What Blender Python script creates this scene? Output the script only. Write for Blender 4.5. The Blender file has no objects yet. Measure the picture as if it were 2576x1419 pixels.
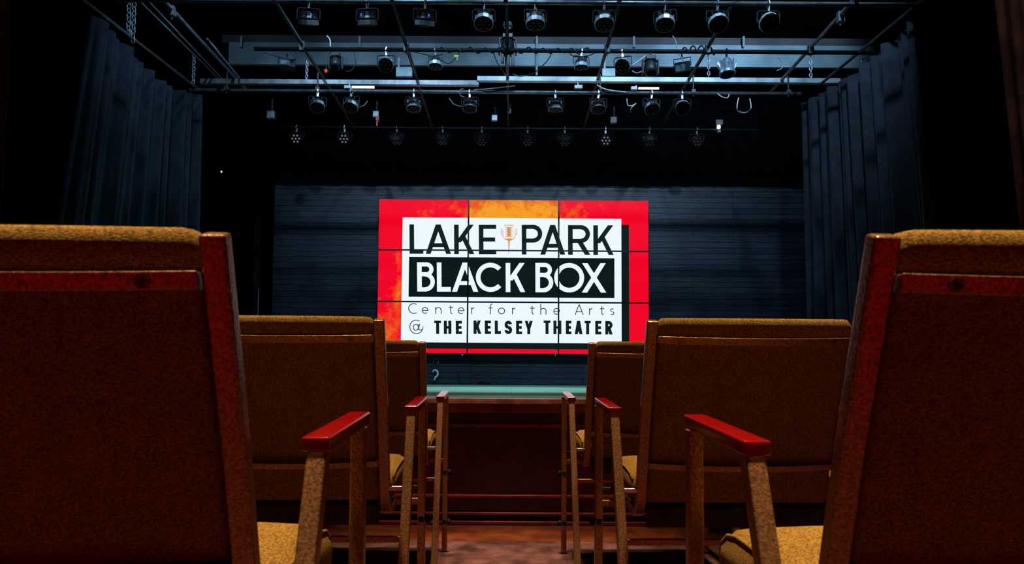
import bpy, bmesh, math, random
from mathutils import Vector, Matrix
random.seed(7)
S = bpy.context.scene
C = S.collection
PI = math.pi
F = 1750.0
HC = 0.782                      # eye height over the audience floor

# ------------------------------------------------------------------ view
S.view_settings.view_transform = 'Standard'
S.view_settings.look = 'None'
S.view_settings.exposure = 0.0
S.view_settings.gamma = 1.0
S.view_settings.use_curve_mapping = False
cam_d = bpy.data.cameras.new('camera')
cam = bpy.data.objects.new('camera', cam_d)
C.objects.link(cam)
S.camera = cam
cam_d.sensor_width = 36.0
cam_d.lens = 36.0 * F / 2576.0
cam_d.shift_y = 145.5 / 2576.0
cam_d.clip_start = 0.02
PITCH = math.atan(99.0 / F)
ROLL = math.radians(0.36)
CM = (Matrix.Translation((0, 0, HC)) @ Matrix.Rotation(PI / 2 + PITCH, 4, 'X') @ Matrix.Rotation(ROLL, 4, 'Z'))
cam.matrix_world = CM
cam_d.dof.use_dof = True
cam_d.dof.focus_distance = 7.0
cam_d.dof.aperture_fstop = 11.0


def P(px, py, D):
    """world point seen at photograph pixel px, py on the plane Y = D"""
    d = CM.to_3x3() @ Vector(((px - 1288) / F, -(py - 855) / F, -1))
    return Vector((0, 0, HC)) + d * (D / d.y)


# ------------------------------------------------------------------ materials
def new_mat(name):
    m = bpy.data.materials.new(name)
    m.use_nodes = True
    nt = m.node_tree
    return m, nt, nt.nodes['Principled BSDF']


def mat(name, col, rough=.5, metal=0., noise=None, bump=None, sheen=0., coat=0., spec=None):
    """noise = (scale, strength of colour variation), bump = (scale, strength)"""
    m, nt, b = new_mat(name)
    N, L = nt.nodes, nt.links
    b.inputs['Base Color'].default_value = (*col, 1)
    b.inputs['Roughness'].default_value = rough
    b.inputs['Metallic'].default_value = metal
    if spec is not None:
        b.inputs['Specular IOR Level'].default_value = spec
    if sheen:
        b.inputs['Sheen Weight'].default_value = sheen
        b.inputs['Sheen Roughness'].default_value = .5
        b.inputs['Sheen Tint'].default_value = (*[min(1, c * 2.5) for c in col], 1)
    if coat:
        b.inputs['Coat Weight'].default_value = coat
        b.inputs['Coat Roughness'].default_value = .15
    tc = N.new('ShaderNodeTexCoord')
    if noise:
        n = N.new('ShaderNodeTexNoise')
        n.inputs['Scale'].default_value = noise[0]
        n.inputs['Detail'].default_value = 5
        L.new(tc.outputs['Object'], n.inputs['Vector'])
        mx = N.new('ShaderNodeMix')
        mx.data_type = 'RGBA'
        k = noise[1]
        mx.inputs[6].default_value = (*[max(0, c * (1 - k)) for c in col], 1)
        mx.inputs[7].default_value = (*[min(1, c * (1 + k)) for c in col], 1)
        cr = N.new('ShaderNodeMapRange')
        cr.inputs[1].default_value = .35
        cr.inputs[2].default_value = .65
        L.new(n.outputs['Fac'], cr.inputs[0])
        L.new(cr.outputs[0], mx.inputs[0])
        L.new(mx.outputs[2], b.inputs['Base Color'])
    if bump:
        n2 = N.new('ShaderNodeTexNoise')
        n2.inputs['Scale'].default_value = bump[0]
        n2.inputs['Detail'].default_value = 3
        L.new(tc.outputs['Object'], n2.inputs['Vector'])
        bp = N.new('ShaderNodeBump')
        bp.inputs['Strength'].default_value = bump[1]
        bp.inputs['Distance'].default_value = .004
        L.new(n2.outputs['Fac'], bp.inputs['Height'])
        L.new(bp.outputs[0], b.inputs['Normal'])
    return m


def emis(name, col, s=1.0):
    m, nt, b = new_mat(name)
    b.inputs['Base Color'].default_value = (0.01, .01, .01, 1)
    b.inputs['Roughness'].default_value = .25
    b.inputs['Specular IOR Level'].default_value = .05
    b.inputs['Emission Color'].default_value = (*col, 1)
    b.inputs['Emission Strength'].default_value = s
    return m


def fabric_mat():
    """golden brown tweed: fine woven mottling in two scales"""
    m, nt, b = new_mat('tweed')
    N, L = nt.nodes, nt.links
    tc = N.new('ShaderNodeTexCoord')
    mp = N.new('ShaderNodeMapping')
    mp.inputs['Scale'].default_value = (1, 1, 2.2)
    L.new(tc.outputs['Object'], mp.inputs[0])
    n1 = N.new('ShaderNodeTexNoise'); n1.inputs['Scale'].default_value = 300; n1.inputs['Detail'].default_value = 3
    n2 = N.new('ShaderNodeTexNoise'); n2.inputs['Scale'].default_value = 22; n2.inputs['Detail'].default_value = 4
    L.new(mp.outputs[0], n1.inputs['Vector']); L.new(tc.outputs['Object'], n2.inputs['Vector'])
    cr = N.new('ShaderNodeValToRGB')
    cr.color_ramp.elements[0].position = .36; cr.color_ramp.elements[0].color = (.10, .048, .009, 1)
    cr.color_ramp.elements[1].position = .64; cr.color_ramp.elements[1].color = (.45, .245, .045, 1)
    L.new(n1.outputs['Fac'], cr.inputs[0])
    mx = N.new('ShaderNodeMix'); mx.data_type = 'RGBA'; mx.blend_type = 'MULTIPLY'; mx.inputs[0].default_value = .5
    L.new(cr.outputs[0], mx.inputs[6]); L.new(n2.outputs['Color'], mx.inputs[7])
    g = N.new('ShaderNodeMix'); g.data_type = 'RGBA'; g.blend_type = 'MULTIPLY'; g.inputs[0].default_value = .35
    L.new(cr.outputs[0], g.inputs[6]); L.new(n2.outputs['Fac'], g.inputs[7])
    L.new(g.outputs[2], b.inputs['Base Color'])
    b.inputs['Roughness'].default_value = .9
    b.inputs['Specular IOR Level'].default_value = .1
    b.inputs['Sheen Weight'].default_value = .04
    b.inputs['Sheen Tint'].default_value = (.9, .6, .25, 1)
    bp = N.new('ShaderNodeBump'); bp.inputs['Strength'].default_value = .7; bp.inputs['Distance'].default_value = .002
    L.new(n1.outputs['Fac'], bp.inputs['Height']); L.new(bp.outputs[0], b.inputs['Normal'])
    return m


def plank_mat(name, c1, c2, mortar, row, width, rough, axis='XZ', bump=.6, mort=.004):
    m, nt, b = new_mat(name)
    N, L = nt.nodes, nt.links
    tc = N.new('ShaderNodeTexCoord')
    sp = N.new('ShaderNodeSeparateXYZ'); cb = N.new('ShaderNodeCombineXYZ')
    L.new(tc.outputs['Object'], sp.inputs[0])
    L.new(sp.outputs[axis[0]], cb.inputs[0]); L.new(sp.outputs[axis[1]], cb.inputs[1])
    br = N.new('ShaderNodeTexBrick')
    br.inputs['Scale'].default_value = 1
    br.inputs['Brick Width'].default_value = width
    br.inputs['Row Height'].default_value = row
    br.inputs['Mortar Size'].default_value = mort
    br.inputs['Mortar Smooth'].default_value = .3
    br.offset = .37
    br.inputs['Color1'].default_value = (*c1, 1); br.inputs['Color2'].default_value = (*c2, 1)
    br.inputs['Mortar'].default_value = (*mortar, 1)
    L.new(cb.outputs[0], br.inputs['Vector'])
    mp = N.new('ShaderNodeMapping'); mp.inputs['Scale'].default_value = (1.2, 26, 1)
    L.new(cb.outputs[0], mp.inputs[0])
    n = N.new('ShaderNodeTexNoise'); n.inputs['Scale'].default_value = 2.5; n.inputs['Detail'].default_value = 6
    L.new(mp.outputs[0], n.inputs['Vector'])
    mr = N.new('ShaderNodeMapRange'); mr.inputs[1].default_value = .3; mr.inputs[2].default_value = .7
    mr.inputs[3].default_value = .35; mr.inputs[4].default_value = 1.5
    L.new(n.outputs['Fac'], mr.inputs[0])
    mx = N.new('ShaderNodeVectorMath'); mx.operation = 'SCALE'
    L.new(br.outputs['Color'], mx.inputs[0]); L.new(mr.outputs[0], mx.inputs['Scale'])
    L.new(mx.outputs[0], b.inputs['Base Color'])
    b.inputs['Roughness'].default_value = rough
    ad = N.new('ShaderNodeMath'); ad.operation = 'MULTIPLY_ADD'
    L.new(n.outputs['Fac'], ad.inputs[0]); ad.inputs[1].default_value = .5
    iv = N.new('ShaderNodeMath'); iv.operation = 'SUBTRACT'; iv.inputs[0].default_value = 1
    L.new(br.outputs['Fac'], iv.inputs[1]); L.new(iv.outputs[0], ad.inputs[2])
    bp = N.new('ShaderNodeBump'); bp.inputs['Strength'].default_value = bump; bp.inputs['Distance'].default_value = .01
    L.new(ad.outputs[0], bp.inputs['Height']); L.new(bp.outputs[0], b.inputs['Normal'])
    return m


M = {}
M['tweed'] = fabric_mat()
M['bronze'] = mat('bronze_powder_coat', (.33, .155, .065), .30, .6, noise=(260, .45), bump=(300, .25))
M['burgundy'] = mat('burgundy_armrest', (.30, .0008, .004), .13, 0, noise=(60, .12), spec=.45)
M['greyrail'] = mat('grey_seat_rail', (.42, .40, .38), .4, .3)
M['black_plastic'] = mat('black_plastic', (.008, .008, .009), .7, spec=.15)
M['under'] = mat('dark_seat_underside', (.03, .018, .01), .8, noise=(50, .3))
M['steel'] = mat('steel', (.55, .56, .58), .3, .9)
M['carpet'] = mat('red_brown_carpet', (.12, .054, .046), .95, noise=(9, .55), bump=(220, .8), spec=.1)
M['wood_floor'] = mat('orange_wood_floor', (.19, .045, .012), .35, noise=(7, .4), bump=(20, .2))
M['stage_front'] = mat('dark_red_stage_wood', (.05, .005, .005), .32, noise=(12, .5), bump=(25, .2))
M['stage_trim'] = mat('red_wood_moulding', (.26, .03, .02), .25, noise=(10, .3))
M['stage_lip'] = mat('highlit_wood_stage_edge', (.62, .28, .18), .28, noise=(14, .4))  # the orange highlight along the lip is put into this bright colour
M['stage_floor'] = plank_mat('grey_stage_boards', (.09, .33, .26), (.11, .37, .29), (.05, .19, .15), .14, 3.0, .6, 'XY', .1, .003)
M['planks'] = plank_mat('dark_blue_black_planks', (.028, .042, .066), (.017, .028, .046), (.004, .007, .011), .088, 1.7, .42, 'XZ', .8, .007)
M['black_wall'] = mat('matt_black_wall', (.004, .004, .005), 1, noise=(3, .3), spec=0)
M['black_brown'] = mat('black_brown_wall', (.006, .004, .003), 1, noise=(3, .3), spec=0)
M['velour'] = mat('navy_black_velour', (.012, .019, .034), .85, noise=(8, .35), bump=(90, .4), sheen=.3)
M['black_velour'] = mat('black_velour', (.0015, .0015, .0018), 1, noise=(8, .3), spec=0)
M['red_drape'] = mat('dark_red_velour', (.14, .06, .055), .85, noise=(4, .5), bump=(60, .4))
M['pipe'] = mat('painted_steel_pipe', (.17, .20, .225), .38, .55, noise=(14, .3))
M['dark_pipe'] = mat('dark_steel_pipe', (.035, .038, .043), .45, .4, noise=(14, .3))
M['alu'] = mat('pale_strut', (.36, .46, .52), .4, .25, noise=(5, .35))
M['beam'] = mat('pale_blue_grey_beam', (.19, .27, .32), .6, 0, noise=(2.2, .3))
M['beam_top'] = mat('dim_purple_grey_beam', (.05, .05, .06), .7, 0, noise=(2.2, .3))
M['housing'] = mat('black_lamp_housing', (.022, .027, .034), .4, .2, noise=(20, .2))
M['black_metal'] = mat('black_and_dimmed_metal', (.007, .007, .008), .6, 0, spec=.2)  # for black pipes; on back-row lamps its darkness paints in their dim light
M['silver'] = mat('silver_lamp_housing', (.28, .36, .44), .3, .6, noise=(20, .2))
M['lens'] = mat('dark_lens', (.010, .004, .003), .6, spec=.03)
M['led'] = mat('led_lens', (.7, .75, .8), .15, 0, coat=.5)
M['led_dim'] = mat('led_lens_brownish', (.05, .012, .008), .35, spec=.2)
M['led_lit'] = emis('led_lens_faintly_lit', (.75, .85, 1), .16)
M['led_lit_dim'] = emis('led_lens_barely_lit', (.75, .85, 1), .018)
M['white_plastic'] = mat('white_plastic', (.78, .84, .86), .4)
M['chain'] = mat('galvanised_chain', (.42, .50, .58), .35, .6)
M['cable'] = mat('black_cable', (.02, .02, .024), .5)
M['grey_cable'] = mat('grey_cable', (.30, .32, .38), .5)
M['white_cable'] = mat('white_cable', (.72, .74, .8), .5)
M['redthing'] = mat('red_plastic', (.5, .03, .03), .4)
M['green'] = mat('yellow_green_tape', (.35, .5, .12), .5)
M['warm_led'] = emis('warm_lamp', (1, .75, .4), 6)
M['pilot'] = emis('pale_pilot_lamp', (.8, .9, 1), 2)
M['red_led'] = emis('red_indicator', (1, .08, .06), .8)
M['blue_lit'] = emis('blue_emitter', (.15, .25, 1), .6)
M['tube_on'] = emis('lit_tube', (.85, 1, .97), 1.2)


# ------------------------------------------------------------------ mesh helpers
def obj(name, bm, m, parent=None, smooth=False, bevel=0., sub=0):
    me = bpy.data.meshes.new(name)
    bmesh.ops.recalc_face_normals(bm, faces=bm.faces)
    bm.to_mesh(me)
    bm.free()
    if smooth:
        for p in me.polygons:
            p.use_smooth = True
    o = bpy.data.objects.new(name, me)
    C.objects.link(o)
    me.materials.append(M[m] if isinstance(m, str) else m)
    if parent is not None:
        o.parent = parent
    if bevel:
        md = o.modifiers.new('bevel', 'BEVEL')
        md.width = bevel
        md.segments = 3
        md.limit_method = 'ANGLE'
        md.harden_normals = False
        for p in me.polygons:
            p.use_smooth = True
        wn = o.modifiers.new('wn', 'WEIGHTED_NORMAL')
        wn.keep_sharp = False
    if sub:
        md = o.modifiers.new('sub', 'SUBSURF')
        md.levels = sub
        md.render_levels = sub
    return o


def tag(o, label=None, cat=None, group=None, kind=None):
    if label:
        o['label'] = label
    if cat:
        o['category'] = cat
    if group:
        o['group'] = group
    if kind:
        o['kind'] = kind
    return o


def empty(name, loc, label, cat, group=None, rz=0.):
    o = bpy.data.objects.new(name, None)
    C.objects.link(o)
    o.empty_display_size = .1
    o.location = loc
    o.rotation_euler = (0, 0, rz)
    return tag(o, label, cat, group)


def box(bm, c, s, rot=None):
    r = bmesh.ops.create_cube(bm, size=1.0)
    mtx = Matrix.Translation(c) @ (rot.to_4x4() if rot is not None else Matrix()) @ Matrix.Diagonal((*s, 1))
    bmesh.ops.transform(bm, matrix=mtx, verts=r['verts'])
    return bm


def box2(bm, x0, x1, y0, y1, z0, z1):
    return box(bm, ((x0 + x1) / 2, (y0 + y1) / 2, (z0 + z1) / 2), (x1 - x0, y1 - y0, z1 - z0))


def tube(bm, pts, r, n=8, caps=True):
    """round tube along a list of points"""
    pts = [Vector(p) for p in pts]
    rings = []
    up = None
    for i, p in enumerate(pts):
        a = pts[max(0, i - 1)]
        b = pts[min(len(pts) - 1, i + 1)]
        t = (b - a).normalized()
        if up is None:
            up = Vector((0, 0, 1)) if abs(t.z) < .9 else Vector((1, 0, 0))
        u = t.cross(up)
        if u.length < 1e-4:
            u = t.cross(Vector((0, 1, 0)))
        u.normalize()
        up = u.cross(t).normalized()
        rr = r[i] if isinstance(r, (list, tuple)) else r
        rings.append([bm.verts.new(p + (u * math.cos(2 * PI * k / n) + up * math.sin(2 * PI * k / n)) * rr) for k in range(n)])
    for a, b in zip(rings, rings[1:]):
        for k in range(n):
            bm.faces.new((a[k], a[(k + 1) % n], b[(k + 1) % n], b[k]))
    if caps:
        bm.faces.new(rings[0][::-1])
        bm.faces.new(rings[-1])
    return bm


def sweep_rect(bm, pts, wx, th):
    """rectangular tube in a plane x = const: pts are (x, y, z); wx its width in x, th its depth across the run"""
    pts = [Vector(p) for p in pts]
    rings = []
    for i, p in enumerate(pts):
        a = pts[max(0, i - 1)]
        b = pts[min(len(pts) - 1, i + 1)]
        t = (b - a).normalized()
        nrm = Vector((1, 0, 0)).cross(t).normalized()
        rings.append([bm.verts.new(p + Vector((sx * wx / 2, 0, 0)) + nrm * (sn * th / 2)) for sx, sn in ((-1, -1), (1, -1), (1, 1), (-1, 1))])
    for a, b in zip(rings, rings[1:]):
        for k in range(4):
            bm.faces.new((a[k], a[(k + 1) % 4], b[(k + 1) % 4], b[k]))
    bm.faces.new(rings[0][::-1])
    bm.faces.new(rings[-1])
    return bm


def lathe(bm, prof, n=20, mtx=None, caps=True):
    """prof = [(r, z)...] turned about z"""
    rings = [[bm.verts.new((r * math.cos(2 * PI * k / n), r * math.sin(2 * PI * k / n), z)) for k in range(n)] for r, z in prof]
    for a, b in zip(rings, rings[1:]):
        for k in range(n):
            bm.faces.new((a[k], a[(k + 1) % n], b[(k + 1) % n], b[k]))
    if caps:
        bm.faces.new(rings[0][::-1])
        bm.faces.new(rings[-1])
    if mtx is not None:
        bmesh.ops.transform(bm, matrix=mtx, verts=[v for r in rings for v in r])
    return bm


def nb():
    return bmesh.new()


def copy_tree(o, parent=None):
    c = o.copy()
    C.objects.link(c)
    if parent is not None:
        c.parent = parent
    for ch in list(o.children):
        copy_tree(ch, c)
    return c


# ------------------------------------------------------------------ the setting
ZF, ZB = .675, .698            # stage floor, front and back
YS, YW = 3.84, 10.60           # stage front, back wall
bm = nb(); box2(bm, -6.5, 6.5, -4, 3.41, -.1, 0)
tag(obj('floor', bm, 'carpet'), 'red brown carpet of the seating area', kind='structure')
bm = nb(); box2(bm, -6.5, 6.5, 3.41, 4.3, -.1, .001)
tag(obj('floor_boards', bm, 'wood_floor'), 'orange brown wooden floor strip before the stage', kind='structure')
bm = nb()
v = [bm.verts.new(p) for p in [(-6.5, YS, 0), (6.5, YS, 0), (6.5, YS, ZF - .03), (-6.5, YS, ZF - .03),
                               (-6.5, 12.6, 0), (6.5, 12.6, 0), (6.5, 12.6, ZB - .03), (-6.5, 12.6, ZB - .03)]]
for f in ((0, 1, 2, 3), (4, 7, 6, 5), (0, 4, 5, 1), (3, 2, 6, 7), (0, 3, 7, 4), (1, 5, 6, 2)):
    bm.faces.new([v[i] for i in f])
tag(obj('wall_stage_front', bm, 'stage_front'), 'dark red wooden front of the stage', kind='structure')
bm = nb()
v = [bm.verts.new(p) for p in [(-6.5, YS - .012, ZF - .03), (6.5, YS - .012, ZF - .03), (6.5, 12.6, ZB - .03), (-6.5, 12.6, ZB - .03),
                               (-6.5, YS - .012, ZF), (6.5, YS - .012, ZF), (6.5, 12.6, ZB), (-6.5, 12.6, ZB)]]
for f in ((0, 3, 2, 1), (4, 5, 6, 7), (0, 1, 5, 4), (2, 3, 7, 6), (0, 4, 7, 3), (1, 2, 6, 5)):
    bm.faces.new([v[i] for i in f])
tag(obj('floor_stage', bm, 'stage_floor'), 'grey painted boards of the stage floor', kind='structure')
for i, (y0, z0, z1, mt) in enumerate([(YS - .05, ZF - .028, ZF + .002, 'stage_lip'), (YS - .035, ZF - .075, ZF - .03, 'stage_trim'),
                                      (YS - .02, ZF - .155, ZF - .135, 'stage_trim'), (YS - .045, .140, .156, 'stage_trim'),
                                      (YS - .06, .052, .066, 'stage_trim'), (YS - .075, .004, .022, 'stage_trim'),
                                      (YS - .03, .068, .138, 'stage_front')]):
    bm = nb(); box2(bm, -6.4, 6.4, y0, YS + .002, z0, z1)
    tag(obj('trim_%d' % (i + 1), bm, mt, bevel=.004), 'wooden moulding along the stage front', kind='structure')

XL = P(686, 700, YW).x
bm = nb(); box2(bm, XL, 6.4, YW, YW + .15, ZF, 5.9)
tag(obj('wall_back', bm, 'planks'), 'dark blue black planked back wall', kind='structure')
bm = nb(); box2(bm, -6.5, 6.5, 12.4, 12.55, 0, 6)
tag(obj('wall_wing', bm, 'black_wall'), 'black wall deep in the left wing', kind='structure')
bm = nb(); box2(bm, -6.6, -6.4, -4, 12.6, 0, 6)
tag(obj('wall_left', bm, 'black_brown'), kind='structure')
bm = nb(); box2(bm, 6.4, 6.6, -4, 12.6, 0, 6)
tag(obj('wall_right', bm, 'black_brown'), kind='structure')
bm = nb(); box2(bm, -6.6, 6.6, -4, 12.6, 5.9, 6.1)
tag(obj('ceiling', bm, 'black_wall'), kind='structure')
bm = nb(); box2(bm, -6.6, 6.6, -4.1, -3.9, 0, 6)
tag(obj('wall_rear', bm, 'black_brown'), kind='structure')
# proscenium
for s, n in ((-1, 'left'), (1, 'right')):
    bm = nb(); x0, x1 = sorted((s * 3.05, s * 6.45)); box2(bm, x0, x1, 4.15, 4.35, ZF, 5.95)
    tag(obj('wall_proscenium_' + n, bm, 'black_brown'), kind='structure')

# pale beam across the stage ceiling
YB = 9.3
def z_at(py, D, px=1288):
    return P(px, py, D).z
xb0, xb1 = P(575, 140, YB).x, P(2200, 140, YB).x
bm = nb(); box2(bm, xb0, xb1, YB, YB + .05, z_at(165, YB), z_at(110, YB))
tag(obj('ceiling_beam', bm, 'beam'), 'pale blue grey beam across the stage ceiling', kind='structure')
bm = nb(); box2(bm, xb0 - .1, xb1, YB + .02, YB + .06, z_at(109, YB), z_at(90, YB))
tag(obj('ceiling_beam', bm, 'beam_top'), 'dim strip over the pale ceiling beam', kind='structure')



# ------------------------------------------------------------------ chairs
def chair_proto():
    t = bpy.data.objects.new('armchair', None)
    C.objects.link(t)
    t.empty_display_size = .1
    hw = .2685                                  # half width over the uprights
    def side(s):
        # upright: reclined, turning forward at the foot into the seat rail
        pts = [(s * (hw - .0125), -.003, .926), (s * (hw - .0125), .075, .70), (s * (hw - .0125), .125, .535), (s * (hw - .0125), .140, .475)]
        for k in range(1, 6):
            a = k / 5 * PI / 2 * .92
            pts.append((s * (hw - .0125), .140 + .005 + .045 * (1 - math.cos(a)), .475 - .045 * math.sin(a)))
        pts.append((s * (hw - .0125), .26, .437))
        b = nb(); sweep_rect(b, pts, .027, .022)
        return obj('upright', b, 'bronze', t, bevel=.004)
    side(-1); side(1)
    # back cushion: reclined pad between the uprights, rounded over its top
    W = .2405
    b = nb()
    nx, prof = 26, []
    zt, zb = .933, .462
    def yc(z):
        return (.918 - z) * .345 if z > .535 else .132 + (.535 - z) * .25
    rear = [(z, -0.004) for z in (zb, .50, .56, .62, .68, .74, .80, .86, .895, .912)]
    for z, o_ in rear:
        prof.append((yc(z) + o_ , z))
    prof += [(-.002, zt - .006), (.006, zt), (.024, zt + .001), (.040, zt - .008), (.050, zt - .028)]
    for z in (.86, .80, .72, .64, .56, .50):
        prof.append((yc(z) + .062 + .012 * math.sin(PI * (z - .46) / .46), z))
    prof.append((yc(zb) + .045, zb))
    rings = []
    for i in range(nx + 1):
        u = math.sin((i / nx * 2 - 1) * PI / 2 * .95) / math.sin(PI / 2 * .95)
        ring = []
        edge = max(0, abs(u) - .94) / .06
        for (y, z) in prof:
            cy = yc(z) + .028
            yy = cy + (y - cy) * (1 - .35 * edge * edge)
            bow = .010 * (1 - u * u)
            zz = z - (.013 * edge ** 1.6 if z > .88 else 0)
            ring.append(b.verts.new((u * W, yy - bow * .6, zz)))
        rings.append(ring)
    n = len(prof)
    for r0, r1 in zip(rings, rings[1:]):
        for k in range(n):
            b.faces.new((r0[k], r1[k], r1[(k + 1) % n], r0[(k + 1) % n]))
    b.faces.new(rings[0]); b.faces.new(rings[-1][::-1])
    obj('backrest', b, 'tweed', t, smooth=True)
    # two bars over the rear of the pad
    def bar(z, h, bow, name, drop=0.):
        b = nb()
        m = 12
        ring = []
        for i in range(m + 1):
            u = i / m * 2 - 1
            y = yc(z) - .012 - bow * (1 - u * u)
            rk = (yc(z + .005) - yc(z - .005)) / .01
            zz = z - drop * (1 - u * u)
            ring.append([b.verts.new((u * W, y + dy + dz * rk, zz + dz)) for dy, dz in ((-.006, -h / 2), (.008, -h / 2), (.008, h / 2), (-.006, h / 2))])
        for r0, r1 in zip(ring, ring[1:]):
            for k in range(4):
                b.faces.new((r0[k], r1[k], r1[(k + 1) % 4], r0[(k + 1) % 4]))
        b.faces.new(ring[0]); b.faces.new(ring[-1][::-1])
        return obj(name, b, 'bronze', t, bevel=.002)
    cb = bar(.878, .019, .006, 'cross_bar', .004)
    bar(.560, .017, .012, 'cross_bar', .006)
    for s in (-1, 1):
        b = nb()
        u = .78
        y = yc(.878) - .012 - .006 * (1 - u * u) - .006
        mt = Matrix.Translation((s * W * u, y, .876)) @ Matrix.Rotation(PI / 2 , 4, 'X')
        lathe(b, [(.0075, -.001), (.0075, .003), (.0045, .003), (.0045, .0012), (.0001, .0012)], 16, mt)
        sc = obj('screw', b, 'bronze', cb, smooth=False)
    # seat: thick cushion with a rounded waterfall front
    b = nb()
    prof = [(.14, .470), (.14, .525), (.17, .540), (.24, .549), (.32, .555), (.385, .556), (.425, .549), (.452, .530), (.462, .505), (.455, .478), (.430, .462), (.30, .455)]
    nx = 20
    SW = .2805
    rings = []
    for i in range(nx + 1):
        u = math.sin((i / nx * 2 - 1) * PI / 2 * .94) / math.sin(PI / 2 * .94)
        au = abs(u)
        e = max(0., (au - .90) / .10)
        k_ = 1 - .30 * e ** 2.2
        ring = []
        for (y, z) in prof:
            zc, ycn = .498, .30
            zz = zc + (z - zc) * k_ + .006 * (1 - u * u)
            yy = ycn + (y - ycn) * (1 - .07 * e * e) - (.012 * au ** 2 if y > .38 else 0)
            ring.append(b.verts.new((u * SW, yy, zz)))
        rings.append(ring)
    n = len(prof)
    for r0, r1 in zip(rings, rings[1:]):
        for k in range(n):
            b.faces.new((r0[k], r1[k], r1[(k + 1) % n], r0[(k + 1) % n]))
    b.faces.new(rings[0]); b.faces.new(rings[-1][::-1])
    seat = obj('seat', b, 'tweed', t, smooth=True)
    # welt along both top edges of the cushion
    for s in (-1, 1):
        b = nb()
        pts = []
        for (y, z) in prof[1:10]:
            zc = .498
            pts.append((s * SW * .985, .30 + (y - .30) * .965 - (.011 if y > .38 else 0), zc + (z - zc) * .83 + .001))
        tube(b, pts, .0032, 6)
        obj('welt', b, 'tweed', seat, smooth=True)
    # pan below the seat and its pale side rails
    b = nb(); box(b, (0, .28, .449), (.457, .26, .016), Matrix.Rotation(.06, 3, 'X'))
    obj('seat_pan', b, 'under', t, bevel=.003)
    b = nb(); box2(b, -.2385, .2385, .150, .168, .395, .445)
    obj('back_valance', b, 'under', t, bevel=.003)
    for s in (-1, 1):
        b = nb(); sweep_rect(b, [(s * .250, .20, .435), (s * .250, .34, .455), (s * .250, .43, .470)], .016, .014)
        tag(obj('seat_rail', b, 'greyrail', t, bevel=.002), 'pale grey rail under the side of the seat')
    # arm frames
    for s in (-1, 1):
        xn, xf = s * (hw + .047), s * (hw + .054)
        b = nb(); sweep_rect(b, [(xn, .200, .692), (xn, .130, .50), (xn, .02, .20), (xn, -.052, 0.004)], .025, .026)
        obj('rear_leg', b, 'bronze', t, bevel=.003)
        b = nb(); sweep_rect(b, [(xf, .425, .704), (xf, .432, .36), (xf, .442, 0.004)], .023, .026)
        fl = obj('front_leg', b, 'bronze', t, bevel=.003)
        for z in (.357, .135):
            b = nb(); lathe(b, [(.007, 0), (.013, .002), (.013, .012), (.009, .016)], 12, Matrix.Translation((xf + s * .0115, .434, z)) @ Matrix.Rotation(s * PI / 2, 4, 'Y'))
            b2 = b; box(b2, (xf, .434 - .0135, z), (.017, .004, .017))
            tag(obj('bolt', b2, 'black_plastic', fl), 'black round bolt through the leg')
        b = nb()
        xa = (xn + xf) / 2
        x0, x1 = s * (hw + .029), s * (hw + .064)
        lo, hi = min(x0, x1), max(x0, x1)
        vs = [b.verts.new(q) for q in [(lo, .183, .688), (hi, .183, .688), (hi + .002, .455, .706), (lo + .002, .455, .706),
                                       (lo, .180, .707), (hi, .180, .707), (hi + .002, .458, .726), (lo + .002, .458, .726)]]
        for f in ((0, 3, 2, 1), (4, 5, 6, 7), (0, 1, 5, 4), (2, 3, 7, 6), (0, 4, 7, 3), (1, 2, 6, 5)):
            b.faces.new([vs[k] for k in f])
        obj('armrest', b, 'burgundy', t, bevel=.003)
        # stub from the upright to the rear leg
        b = nb(); box(b, (s * (hw + .016), .128, .495), (.036, .008, .012))
        obj('arm_bracket', b, 'steel', t, bevel=.002)
        b = nb(); box(b, (s * (hw + .016), .428, .452), (.052, .010, .012))
        obj('seat_bracket', b, 'under', t, bevel=.002)
    b = nb(); box2(b, -(hw + .04), hw + .04, .078, .092, .366, .382)
    obj('stretcher', b, 'bronze', t, bevel=.003)
    b = nb(); box2(b, -(hw + .045), hw + .045, .424, .440, .40, .42)
    obj('stretcher', b, 'bronze', t, bevel=.003)
    return t


YAW = math.radians(1.47)
rows = [(.690, .642, 'front-most in view, its back filling the lower %s corner', 'nearest'),
        (1.699, .643, 'second row from the camera, %s of the aisle', 'second'),
        (2.750, .646, 'row nearest the stage, %s of the aisle', 'stage')]
G = 'gold upholstered armchairs either side of the aisle'
labels = {
    (0, -1): 'gold tweed armchair in nearest row, left of aisle, back filling lower left',
    (0, 1): 'gold tweed armchair in nearest row, right of aisle, back cut by right edge',
    (1, -1): 'gold tweed armchair in middle row, left of aisle, behind red armrest',
    (1, 1): 'gold tweed armchair in middle row, right of aisle, two screws on crossbar',
    (2, -1): 'gold tweed armchair in row nearest the stage, left of the aisle',
    (2, 1): 'gold tweed armchair in row nearest the stage, right of the aisle',
}
proto = chair_proto()
first = True
for i, (t_, g_, _, _) in enumerate(rows):
    cx = .051 - math.tan(YAW) * t_
    for s in (-1, 1):
        c = proto if first else copy_tree(proto)
        first = False
        c.location = (cx + s * (g_ / 2 + .2685), t_, 0.001)
        c.rotation_euler = (0, 0, YAW)
        tag(c, labels[(i, s)], 'chair', G)
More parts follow.
